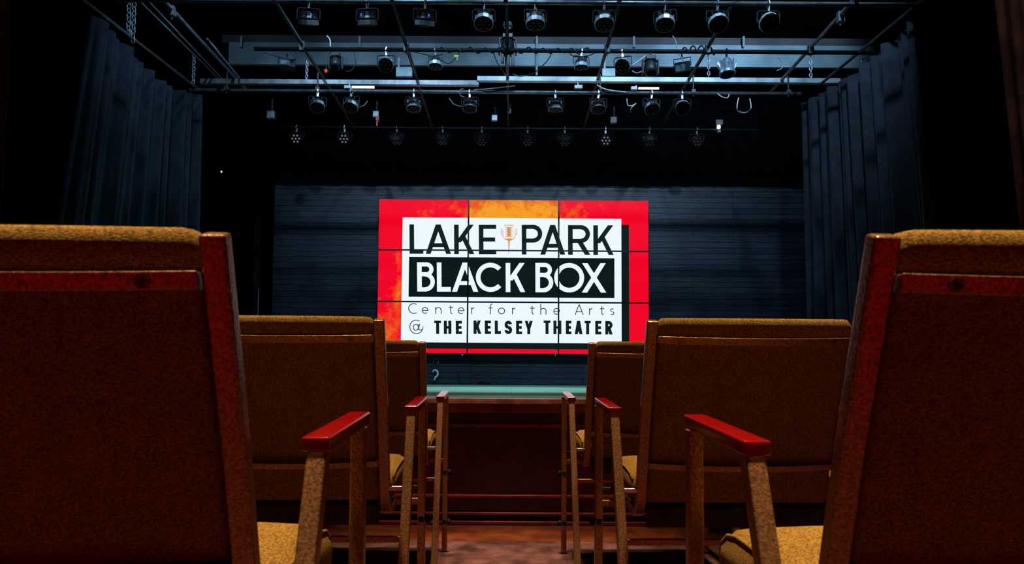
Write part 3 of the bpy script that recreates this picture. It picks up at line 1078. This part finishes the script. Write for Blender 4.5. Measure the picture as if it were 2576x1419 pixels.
for k, (px, tl_, sp) in enumerate(row3):
    place_par(pA, px, D3, R_(tl_), sp, 'black stage lamp with pale rim, %s from left of eight under the shiny middle pipe' % o9[k], g3, z=Z3, scale=.96)
g2 = 'stage lamps on the cable wrapped black pipe'
place_par(pA, 970, D2, R_(48), 0, 'round stage lamp facing the seats, dark lens in pale ring, under black pipe', g2, scale=.92)
place_par(pA, 1095, D2, R_(5), -.3, 'stage lamp under the black pipe beside a yellow green tag', g2, scale=.85)
place_par(pA, 1462, D2, R_(0), .2, 'stage lamp with pale bracket under the black pipe, right of centre', g2, scale=.85)
place_par(pA, 1567, D2, R_(52), -.35, 'round stage lamp with ring of dark lenses beside a tall lamp, black pipe', g2, scale=.92)
for k, c in enumerate(blue):
    hd = [q for q in c.children if q.name.startswith('housing')][0]
    b = nb(); box(b, (.035 if k != 1 else -.035, -.052, .035), (.012, .01, .03))
    tag(obj('blue_glow', b, 'blue_lit', hd), 'small blue glint made as a glowing box')  # emissive box stands in for a blue glint on the housing
g4 = 'dim stage lamps on the rearmost pipe'
pB = par_proto('lens', 'led_lit', body='black_metal', clampm='pipe')  # dark body and clamp colours imitate the weak light on the back row
pC = par_proto('lens', 'led_lit_dim', body='black_metal', clampm='dark_pipe')
row4 = [(749, 72), (869, 72), (1000, 5), (1115, 8), (1213, 30), (1328, 35), (1421, 12), (1523, 72), (1633, 15), (1752, 66)]
for k, (px, tl_) in enumerate(row4):
    pr = pB if k in (0, 1, 7) else pC
    d = 'small stage lamp showing seven pale dots' if k in (0, 1, 7) else 'barely visible dark stage lamp'
    place_par(pr, px, D4, R_(tl_), 0, '%s, %s from left on rearmost pipe' % (d, o9[k]), g4, scale=.98)


def ellipsoidal(px, D, lenm, tilt, spin, label, ribs=True):
    """bell shaped spotlight with ribs"""
    t = empty('spotlight', (P(px, 250, D).x, D, ZP), label, 'stage light', 'larger spotlights on the black pipe', spin)
    b = nb()
    pts = [Vector((0, .028 * math.cos(a), .028 * math.sin(a))) for a in [math.radians(x) for x in range(-60, 215, 25)]]
    tube(b, pts, .008, 6); box(b, (0, 0, -.05), (.018, .018, .07))
    obj('clamp', b, 'black_plastic', t)
    hd_m = Matrix.Translation((0, 0, -.10)) @ Matrix.Rotation(-tilt, 4, 'X')
    b = nb()
    lathe(b, [(.03, .03), (.05, .0), (.06, -.05), (.085, -.13), (.088, -.16), (.075, -.162)], 16, hd_m)
    for k in range(12):
        a = 2 * PI * k / 12
        m = hd_m @ Matrix.Rotation(a, 4, 'Z') @ Matrix.Translation((.078, 0, -.08)) @ Matrix.Rotation(.28, 4, 'Y')
        r = bmesh.ops.create_cube(b, size=1)
        bmesh.ops.transform(b, matrix=m @ Matrix.Diagonal((.016, .005, .12, 1)), verts=r['verts'])
    obj('housing', b, lenm, t)
    b = nb(); lathe(b, [(.072, -.160), (.06, -.166)], 20, hd_m)
    obj('lens', b, 'lens', t)
    return t


ellipsoidal(1829, D2, 'silver', R_(8), 0, 'ribbed pale bell shaped spotlight at right under the black pipe')
# moving head style lamps
def moving_head(px, py, D, label, s=1.0):
    """base over yoke over ball shaped head"""
    p = P(px, py, D)
    t = empty('moving_head_lamp', (p.x, D, p.z), label, 'stage light', 'moving head lamps')
    t.scale = (s,) * 3
    b = nb(); box(b, (0, 0, .10), (.11, .10, .05)); box(b, (0, 0, .16), (.02, .02, .09))
    obj('base', b, 'housing', t, bevel=.008)
    b = nb(); box(b, (-.085, 0, .0), (.016, .06, .17)); box(b, (.085, 0, .0), (.016, .06, .17)); box(b, (0, 0, .075), (.17, .06, .014))
    obj('yoke', b, 'housing', t, bevel=.005)
    b = nb(); lathe(b, [(.03, .07), (.06, .06), (.068, .02), (.07, -.03), (.066, -.075), (.055, -.08)], 18, Matrix.Rotation(-.25, 4, 'X'))
    obj('head', b, 'housing', t, smooth=True)
    b = nb(); lathe(b, [(.05, -.0805), (.035, -.086)], 18, Matrix.Rotation(-.25, 4, 'X'))
    obj('lens', b, 'lens', t)
    return t


moving_head(1636, 170, D2, 'tall lamp with two lit facets hanging on black pipe right of ringed lamp', .95)
moving_head(845, 158, D2, 'lamp with a square white cap above, beside a red glow, on black pipe', .8)
mh = moving_head(1277, 118, D2 + .05, 'large central lamp unit in front of pale beam, white capped', 1.05)
b = nb(); lathe(b, [(.035, 0), (.048, .01), (.045, .05), (.02, .065)], 14, Matrix.Translation((0, -.02, .19)))
tag(obj('cap', b, 'silver', mh), 'bright rounded cap')
b = nb(); box(b, (0, -.03, -.16), (.05, .05, .11)); box(b, (-.05, -.03, -.14), (.03, .04, .09)); box(b, (.055, -.02, -.15), (.035, .03, .12))
obj('control_box', b, 'housing', mh, bevel=.004)


def flood(px, py, D, rot, label):
    p = P(px, py, D)
    t = empty('flood_lamp', (p.x, D, p.z), label, 'stage light', 'small flood lamps')
    t.rotation_euler = (rot[0], 0, rot[1])
    b = nb(); box(b, (0, 0, 0), (.16, .06, .10)); 
    for k in range(5):
        box(b, (-.06 + k * .03, .04, 0), (.006, .03, .09))
    obj('housing', b, 'housing', t, bevel=.006)
    b = nb(); box(b, (-.02, -.032, -.01), (.10, .004, .065))
    obj('lens', b, 'silver', t)
    b = nb(); tube(b, [(-.09, 0, 0), (-.09, 0, .085), (.09, 0, .085), (.09, 0, 0)], .006, 6); tube(b, [(0, 0, .085), (0, 0, .15)], .008, 6)
    obj('yoke', b, 'housing', t)
    return t


flood(722, 162, D2, (R_(-25), .35), 'small square flood lamp with bright face, leftmost on the black pipe')
flood(1717, 168, D2 + .1, (R_(20), -.4), 'small pale flood lamp between tall lamp and chain at right')

# boxes dropped on rods, behind the middle pipe
def rod_box(px, py0, py1, D, s, m, label, extra=None):
    a, b_ = P(px, py0, D), P(px, py1, D)
    t = empty('drop_box', (b_.x, D, b_.z), label, 'electrical box', 'boxes dropped on rods')
    b = nb(); tube(b, [(0, 0, s * .3), (0, 0, a.z - b_.z)], .011, 6)
    obj('rod', b, 'dark_pipe', t)
    b = nb(); box(b, (-.01, 0, 0), (s, s * .6, s))
    obj('box', b, m, t, bevel=.006)
    if extra:
        b = nb(); box(b, (.015, -.02, -s * .8), (.04, .04, s * .8)); box(b, (.01, -.02, -s * 1.5), (.02, .02, s))
        tag(obj('plug', b, extra, t), 'red plug under the box')
    return t


rod_box(684, 250, 290, 8.9, .10, 'pipe', 'grey box on a rod, leftmost below the middle pipe')
rod_box(948, 255, 288, 8.9, .08, 'pipe', 'grey box with a red plug on a rod, between second and third lamps', 'redthing')
rod_box(1246, 270, 297, 8.9, .075, 'alu', 'small pale box on a rod left of centre, below the middle pipe')
rod_box(1545, 268, 303, 9.2, .09, 'dark_pipe', 'dark box on a rod above the dotted back lamp at right')
rod_box(1283, 262, 280, 9.0, .06, 'dark_pipe', 'tiny dark box beside the small pale box at centre')
# warm pilot lamp with its housing
p = P(1808, 320, 9.5)
t = empty('warm_lamp', p, 'small glowing warm white lamp under dark box at right', 'lamp')
b = nb(); box(b, (0, .0, .06), (.10, .08, .07)); box(b, (0, 0, -.06), (.05, .05, .05)); tube(b, [(0, 0, .09), (0, 0, ZP - p.z)], .008, 6)
obj('housing', b, 'dark_pipe', t, bevel=.005)
b = nb(); lathe(b, [(.004, -.03), (.022, -.018), (.026, 0), (.022, .018), (.004, .03)], 14)
obj('bulb', b, 'warm_led', t, smooth=True)
p = P(557, 432, 12.3)
t = empty('pilot_lamp', p, 'tiny white pilot light in the dark left wing', 'lamp')
b = nb(); box(b, (0, .05, 0), (.06, .06, .06)); obj('housing', b, 'black_plastic', t)
b = nb(); lathe(b, [(.004, -.016), (.016, 0), (.004, .016)], 10); obj('bulb', b, 'pilot', t, smooth=True)
p = P(820, 178, D2)
t = empty('red_indicator', p, 'small red glowing indicator left of the white capped lamp', 'lamp')
b = nb(); lathe(b, [(.005, -.02), (.018, 0), (.005, .02)], 10); obj('bulb', b, 'red_led', t, smooth=True)
b = nb(); tube(b, [(0, .01, .015), (.01, .01, .15), (.06, 0, ZP - p.z)], .004, 5); tube(b, [(-.03, .01, .01), (.03, .01, .0)], .014, 6)
obj('holder', b, 'housing', t)


# bright batten tubes on the middle pipe
def batten(px0, px1, py, label, m='tube_on'):
    a, b_ = P(px0, py, D3 - .03), P(px1, py, D3 - .03)
    t = empty('batten_light', a, label, 'lamp', 'white battens on the middle pipe')
    b = nb(); box(b, ((b_.x - a.x) / 2, 0, 0), (b_.x - a.x, .025, .022)); obj('tube', b, m, t, bevel=.004)
    b = nb(); box(b, (-.05, .0, -.003), (.07, .035, .035)); tube(b, [(-.03, 0, 0), (-.025, 0, .035)], .008, 6)
    obj('end_cap', b, 'white_plastic', t, bevel=.005)
    return t


batten(885, 942, 219, 'long white batten with round end on middle pipe above second lamp')
batten(1606, 1658, 222, 'white batten on middle pipe above seventh lamp')
b = nb(); box(b, (0, 0, 0), (.09, .035, .04)); tube(b, [(0, 0, .01), (-.01, 0, .055)], [.012, .006], 6)
o = obj('junction_plug', b, 'white_plastic', bevel=.006); o.location = P(1455, 219, D3 - .03)
tag(o, 'white plug lump sitting on the middle pipe right of centre', 'plug')
# pale plates below the beam
for (a0, a1, y0, y1, lb) in ((996, 1012, 168, 192, 'left'), (1515, 1548, 171, 191, 'right')):
    q0, q1 = P(a0, y0, 9.1), P(a1 + (25 if lb == 'left' else 0), y1, 9.1)
    b = nb(); box2(b, 0, q1.x - q0.x, 0, .05, q1.z - q0.z, 0); box2(b, .02, .05, .01, .03, 0, P(1288, 160, 9.1).z - q0.z + .08)
    o = obj('hanger_plate', b, 'alu', bevel=.004); o.location = (q0.x, 9.1, q0.z)
    tag(o, 'pale rectangular plate hanging under the ceiling beam, %s' % ('behind the round lamp at left' if lb == 'left' else 'left of the ringed lamp at right'), 'plate')
for k, (px, lb) in enumerate(((606, 'leftmost'), (904, 'second'), (1350, 'middle'), (1595, 'fourth'), (1871, 'rightmost'))):
    a, b_ = P(px, 92, 9.25), P(px, 118 if k != 2 else 190, 9.25)
    b = nb(); tube(b, [(0, 0, 0), (0, 0, a.z - b_.z)], .017, 8)
    o = obj('hanger_rod', b, 'alu'); o.location = (b_.x, 9.25, b_.z)
    tag(o, 'short vertical hanger rod on the pale ceiling beam, %s of five from left' % lb, 'rod', 'hanger rods on the beam')


# ------------------------------------------------------------------ cables
def cable(pts, r, m, label, group='loose cables on the pipes'):
    P3 = [P(*p) for p in pts]
    out = []
    n = len(P3)
    for i in range(n - 1):
        p0, p1, p2, p3 = P3[max(0, i - 1)], P3[i], P3[i + 1], P3[min(n - 1, i + 2)]
        for k in range(6):
            t = k / 6
            out.append(.5 * ((2 * p1) + (-p0 + p2) * t + (2 * p0 - 5 * p1 + 4 * p2 - p3) * t * t + (-p0 + 3 * p1 - 3 * p2 + p3) * t ** 3))
    out.append(P3[-1])
    o0 = out[0].copy()
    b = nb(); tube(b, [q - o0 for q in out], r, 6)
    o = obj('cable', b, m, smooth=True)
    o.location = o0
    return tag(o, label, 'cable', group)


cable([(1858, 246, D3), (1854, 268, D3), (1858, 280, D3 - .02), (1876, 283, D3 - .02), (1889, 272, D3), (1886, 248, D3)], .007, 'white_cable', 'pale cable loop hanging under the middle pipe at far right')
cable([(1577, 248, D3), (1579, 264, D3), (1590, 266, D3), (1600, 260, D3), (1588, 272, D3), (1586, 283, D3)], .006, 'white_cable', 'small pale cable curl between sixth and seventh middle lamps')
cable([(1805, 235, D3 - .03), (1815, 243, D3 - .05), (1830, 246, D3 - .03), (1836, 232, D3)], .006, 'white_cable', 'white cable hook on the middle pipe right of the last lamp')
cable([(1502, 214, D3 - .05), (1518, 223, D3 - .05), (1540, 228, D3 - .04), (1575, 232, D3 - .03)], .008, 'white_cable', 'white cable dropping along middle pipe above sixth lamp')
cable([(1192, 226, D3), (1225, 224, D3 - .05), (1262, 220, D3 - .05), (1296, 216, D3 - .05)], .007, 'grey_cable', 'grey cable lifting off middle pipe left of centre')
cable([(1130, 247, D3), (1142, 262, D3), (1160, 268, D3)], .006, 'grey_cable', 'grey cable running down to fourth middle lamp')
cable([(925, 254, D3), (915, 266, D3), (900, 269, D3)], .006, 'grey_cable', 'grey cable curling off second middle lamp')
cable([(1168, 244, D3), (1158, 240, D3), (1158, 226, D3 - .02), (1166, 224, D3 - .02)], .006, 'grey_cable', 'small grey cable loop over the fourth middle lamp')
cable([(1240, 130, D2), (1250, 155, D2 + .1), (1266, 180, D2 + .2), (1272, 190, D2 + .3)], .006, 'grey_cable', 'grey cable swinging from black pipe into the central lamp, left side')
cable([(1390, 130, D2), (1375, 155, D2 + .1), (1345, 182, D2 + .2), (1310, 192, D2 + .3), (1290, 186, D2 + .3)], .006, 'grey_cable', 'long grey cable swinging right of the central lamp')
cable([(1590, 165, D2), (1608, 152, D2), (1625, 140, D2)], .007, 'white_cable', 'pale cable slanting up between ringed lamp and tall lamp')
cable([(1590, 178, D2), (1602, 184, D2), (1618, 178, D2)], .007, 'grey_cable', 'grey cable from ringed lamp to tall lamp')
cable([(822, 90, D2), (830, 100, D2), (831, 118, D2)], .007, 'white_cable', 'short pale cable tail rising above the black pipe at left')
cable([(1692, 90, D2), (1700, 105, D2), (1704, 128, D2), (1718, 152, D2)], .006, 'grey_cable', 'grey cable rising over the black pipe above pale flood lamp')
cable([(1955, 145, D2), (1965, 150, D2), (1968, 170, D2), (1954, 178, D2), (1958, 176, D2)], .006, 'grey_cable', 'little dangling cable hook under the black pipe at right')
cable([(665, 132, D2), (690, 140, D2), (735, 150, D2), (748, 140, D2), (740, 130, D2)], .006, 'cable', 'black cable drooping over the leftmost flood lamp')
cable([(870, 180, D2), (885, 176, D2), (895, 155, D2), (890, 130, D2)], .006, 'cable', 'black cable drooping right of the white capped lamp')
cable([(1040, 130, D2), (1100, 145, D2), (1130, 160, D2), (1155, 132, D2)], .006, 'cable', 'black cable drooping across the pale beam left of centre')
cable([(1430, 130, D2), (1445, 142, D2), (1480, 140, D2), (1500, 130, D2)], .006, 'cable', 'black cable sagging above the pale bracket lamp')
b = nb()
# bundle wound on the black pipe
pts = []
x0, x1 = P(1100, 128, D2).x, P(1500, 128, D2).x
for k in range(200):
    u = k / 199
    a = u * 2 * PI * 11
    pts.append(Vector(((x1 - x0) * u, .025 * math.cos(a), .025 * math.sin(a) + .010 * math.sin(u * 41) * math.sin(u * 9))))
tube(b, pts, .007, 5)
o = obj('cable', b, 'cable', smooth=True); o.location = (x0, D2, ZP); tag(o, 'black cable wound around the black pipe at centre', 'cable', 'loose cables on the pipes')
b = nb(); pts = []
x0, x1 = P(1715, 128, D2).x, P(1800, 128, D2).x
for k in range(90):
    u = k / 89
    a = u * 2 * PI * 4
    pts.append(Vector(((x1 - x0) * u, .030 * math.cos(a), .034 * math.sin(a) + .03 * math.sin(u * PI))))
tube(b, pts, .009, 5)
o = obj('cable', b, 'cable', smooth=True); o.location = (x0, D2, ZP); tag(o, 'black cable bundle heaped on the black pipe at right', 'cable', 'loose cables on the pipes')
p = P(1148, 142, D2)
b = nb(); box(b, (0, 0, 0), (.05, .015, .03)); box(b, (.01, 0, -.03), (.012, .012, .04))
o = obj('tag', b, 'green', bevel=.003); o.location = p; tag(o, 'small yellow green tag hanging on the black pipe', 'tag')
# curtain hooks on the right track
cable([(2160, 135, G_(2160, 135).y), (2163, 130, G_(2160, 135).y), (2170, 142, G_(2160, 135).y), (2167, 155, G_(2160, 135).y)], .007, 'white_cable', 'white hook on the right curtain track', 'hooks')

# pipe clamps where the grid pipes cross
kk = 0
for (x, D, lb) in ((GX[0], D3, 'far left pipe crosses the middle pipe'), (GX[0], D1 + .25, 'far left pipe near the top of the photo'), (GX[6], D1 + .28, 'far right pipe near the top of the photo'),
                   (GX[1], D3, 'second left pipe crosses the middle pipe'), (GX[4], D3, 'third right pipe crosses the middle pipe'), (GX[5], D3, 'second right pipe crosses the middle pipe'),
                   (GX[6], D3, 'far right pipe crosses the middle pipe'), (GX[4], D2, 'third right pipe crosses the black pipe'), (GX[5], D2, 'second right pipe crosses the black pipe'),
                   (GX[6], D2, 'far right pipe crosses the black pipe'), (GX[2], D2, 'third left pipe crosses the black pipe'), (GX[1], D2, 'second left pipe crosses the black pipe')):
    b = nb()
    if D == D3:
        box(b, (0, 0, .10), (.016, .02, .24)); box(b, (0, 0, .0), (.05, .05, .05)); tube(b, [(0, 0, -.02), (0, 0, -.06)], .008, 6)
    else:
        box(b, (0, 0, .028), (.055, .055, .10)); box(b, (.035, 0, .0), (.02, .02, .05)); tube(b, [(0, 0, -.02), (0, 0, -.055)], .008, 6)
    o = obj('pipe_clamp', b, 'pipe' if D not in (D2, D3) else 'dark_pipe', bevel=.006); o.location = (x, D, ZP if D != D3 else Z3 + .02)
    tag(o, 'steel pipe clamp where the %s' % lb, 'clamp', 'pipe clamps of the grid')

# ------------------------------------------------------------------ things on the back wall and in the wing
def wall_curve(pts, r, m, name, label, cat):
    P3 = [P(*p) for p in pts]
    o0 = P3[0].copy()
    out = []
    n = len(P3)
    for i in range(n - 1):
        p0, p1, p2, p3 = P3[max(0, i - 1)], P3[i], P3[i + 1], P3[min(n - 1, i + 2)]
        for k in range(6):
            t = k / 6
            out.append(.5 * ((2 * p1) + (-p0 + p2) * t + (2 * p0 - 5 * p1 + 4 * p2 - p3) * t * t + (-p0 + 3 * p1 - 3 * p2 + p3) * t ** 3) - o0)
    out.append(P3[-1] - o0)
    b = nb(); tube(b, out, r, 7)
    o = obj(name, b, m, smooth=True); o.location = o0
    return tag(o, label, cat)


wall_curve([(1089, 936, 10.56), (1094, 931, 10.54), (1101, 936, 10.54), (1100, 945, 10.54), (1095, 950, 10.54), (1093, 957, 10.56)], .016, 'white_plastic', 'wall_hook',
           'small curled white fitting on planked wall under the video wall', 'hook')
wall_curve([(1090, 912, 10.57), (1092, 904, 10.57), (1098, 902, 10.57), (1103, 908, 10.57), (1101, 916, 10.57)], .006, 'grey_cable', 'cable_loop',
           'faint grey cable loop on wall above the curled white fitting', 'cable')
wall_curve([(1145, 925, 10.57), (1152, 938, 10.57), (1158, 962, 10.57)], .006, 'cable', 'wall_cable', 'thin black cable running down the planked wall', 'cable')
wall_curve([(1205, 962, 10.45), (1222, 957, 10.45), (1240, 956, 10.48), (1250, 961, 10.45), (1258, 966, 10.42)], .010, 'cable', 'coiled_cable', 'black cable lying at the foot of the planked wall', 'cable')
p = P(1218, 965, 10.4)
b = nb(); box(b, (0, 0, 0), (.20, .08, .03)); box(b, (-.03, 0, .02), (.08, .06, .03))
o = obj('socket_strip', b, 'black_plastic', bevel=.006); o.location = (p.x, p.y, ZB - .001 + .016); tag(o, 'low dark socket strip on stage floor against the wall', 'socket strip')
# rope rail with pale studs in the left wing
p0, p1 = P(636, 545, 11.2), P(642, 800, 11.2)
t = empty('rope_rail', (p1.x, 11.2, ZB), 'tall dark rigging rail with pale studs in left wing beside planked wall', 'rigging rail')
b = nb(); box2(b, -.05, .05, 0, .04, 0, p0.z - ZB)
obj('rail', b, 'black_plastic', t)
for k in range(14):
    zz = .55 + k * .095
    b = nb(); lathe(b, [(.007, 0), (.007, .02), (.003, .024)], 8, Matrix.Translation((.0, 0, zz)) @ Matrix.Rotation(PI / 2, 4, 'X'))
    obj('stud', b, 'steel', t)
p0, p1 = P(650, 765, 11.0), P(648, 830, 11.0)
b = nb(); tube(b, [(0, 0, 0), (0, 0, 1.5)], .008, 6)
o = obj('pole', b, 'grey_cable'); o.location = (p1.x, 11.0, ZB); tag(o, 'thin grey pole standing in the left wing', 'pole')


# ------------------------------------------------------------------ light
def light(name, kind, loc, target, energy, col, size=.3, angle=60, blend=.5, sy=None):
    d = bpy.data.lights.new(name, kind)
    o = bpy.data.objects.new(name, d)
    C.objects.link(o)
    o.location = loc
    o.rotation_euler = (Vector(target) - Vector(loc)).to_track_quat('-Z', 'Y').to_euler()
    d.energy = energy
    d.color = col
    if kind == 'AREA':
        d.size = size
        if sy:
            d.shape = 'RECTANGLE'; d.size_y = sy
    else:
        d.shadow_soft_size = size
    if kind == 'SPOT':
        d.spot_size = math.radians(angle); d.spot_blend = blend
    return o


WARM = (1, .72, .42)
# house downlights over both banks of seats and over the aisle
for s_ in (-1, 1):
    light('house_downlight', 'SPOT', (s_ * .70, .68, 4.6), (s_ * .64, .70, 0), 1500, WARM, .08, 25, 1)
    light('house_downlight', 'SPOT', (s_ * .70, 1.68, 4.6), (s_ * .64, 1.70, 0), 1150, WARM, .08, 25, 1)
    light('house_downlight', 'SPOT', (s_ * .70, 2.72, 4.6), (s_ * .62, 2.74, 0), 650, WARM, .08, 25, 1)
light('aisle_downlight', 'SPOT', (0, 2.75, 4.6), (0, 3.1, 0), 750, (1, .68, .50), .08, 17, .6)
light('house_downlight', 'SPOT', (.03, 3.2, 4.6), (0, 3.8, .6), 300, (1, .68, .46), .08, 26, .6)  # extra spot added to brighten the stage lip
# added unseen red lights low behind the camera, tinting the nearest chair frames
light('red_frame_fill', 'AREA', (-1.08, -.8, .10), (-.4, .7, .86), .95, (1, .0, .04), 1.1, sy=.14)
light('red_frame_fill', 'AREA', (1.13, -.8, .10), (.45, .7, .86), .95, (1, .0, .04), 1.1, sy=.14)
# a weak spot added only to brighten the red drape
light('drape_light', 'SPOT', (1.6, 2.4, 3.6), (2.9, 4.0, 2.7), 16, (1, .85, .8), .1, 40, .8)
# cool work lights: level ones for the beam, steep ones for the lamps and pipes
CO = (.45, .72, 1)
for x, e in ((-3.0, 110), (-1.0, 300), (1.0, 650), (3.2, 1000)):
    light('beam_light', 'SPOT', (x, 4.9, 5.2), (x, 9.3, 5.5), e, CO, .1, 44, 1)
for x, e in ((-2.9, 110), (-1.5, 190), (.1, 170), (1.6, 200), (2.8, 220)):
    light('rig_light', 'SPOT', (x, 5.3, 5.6), (x, 7.3, 4.1), e, CO, .08, 74, .8)
# cool washes on wall and curtains
light('wall_wash', 'SPOT', (-2.3, 8.75, 4.95), (-2.2, 10.6, 1.3), 42, (.40, .66, 1), .35, 100, .9)
light('wall_wash', 'SPOT', (2.3, 8.75, 4.95), (2.5, 10.6, 1.3), 48, (.40, .64, 1), .35, 100, .9)
light('curtain_wash', 'SPOT', (-.6, 7.9, 5.3), (-4.0, 7.4, 2.6), 160, (.30, .66, 1), .25, 70, .8)
light('curtain_wash', 'SPOT', (.6, 7.9, 5.3), (3.8, 7.4, 2.6), 34, (.36, .58, 1), .25, 70, .8)
light('stage_wash', 'SPOT', (0, 7.2, 4.1), (0, 7.0, .7), 600, (.6, 1, .95), .15, 60, .7)
w = bpy.data.worlds.new('dark_house')
S.world = w
w.use_nodes = True
w.node_tree.nodes['Background'].inputs[0].default_value = (.05, .06, .09, 1)
w.node_tree.nodes['Background'].inputs[1].default_value = .0
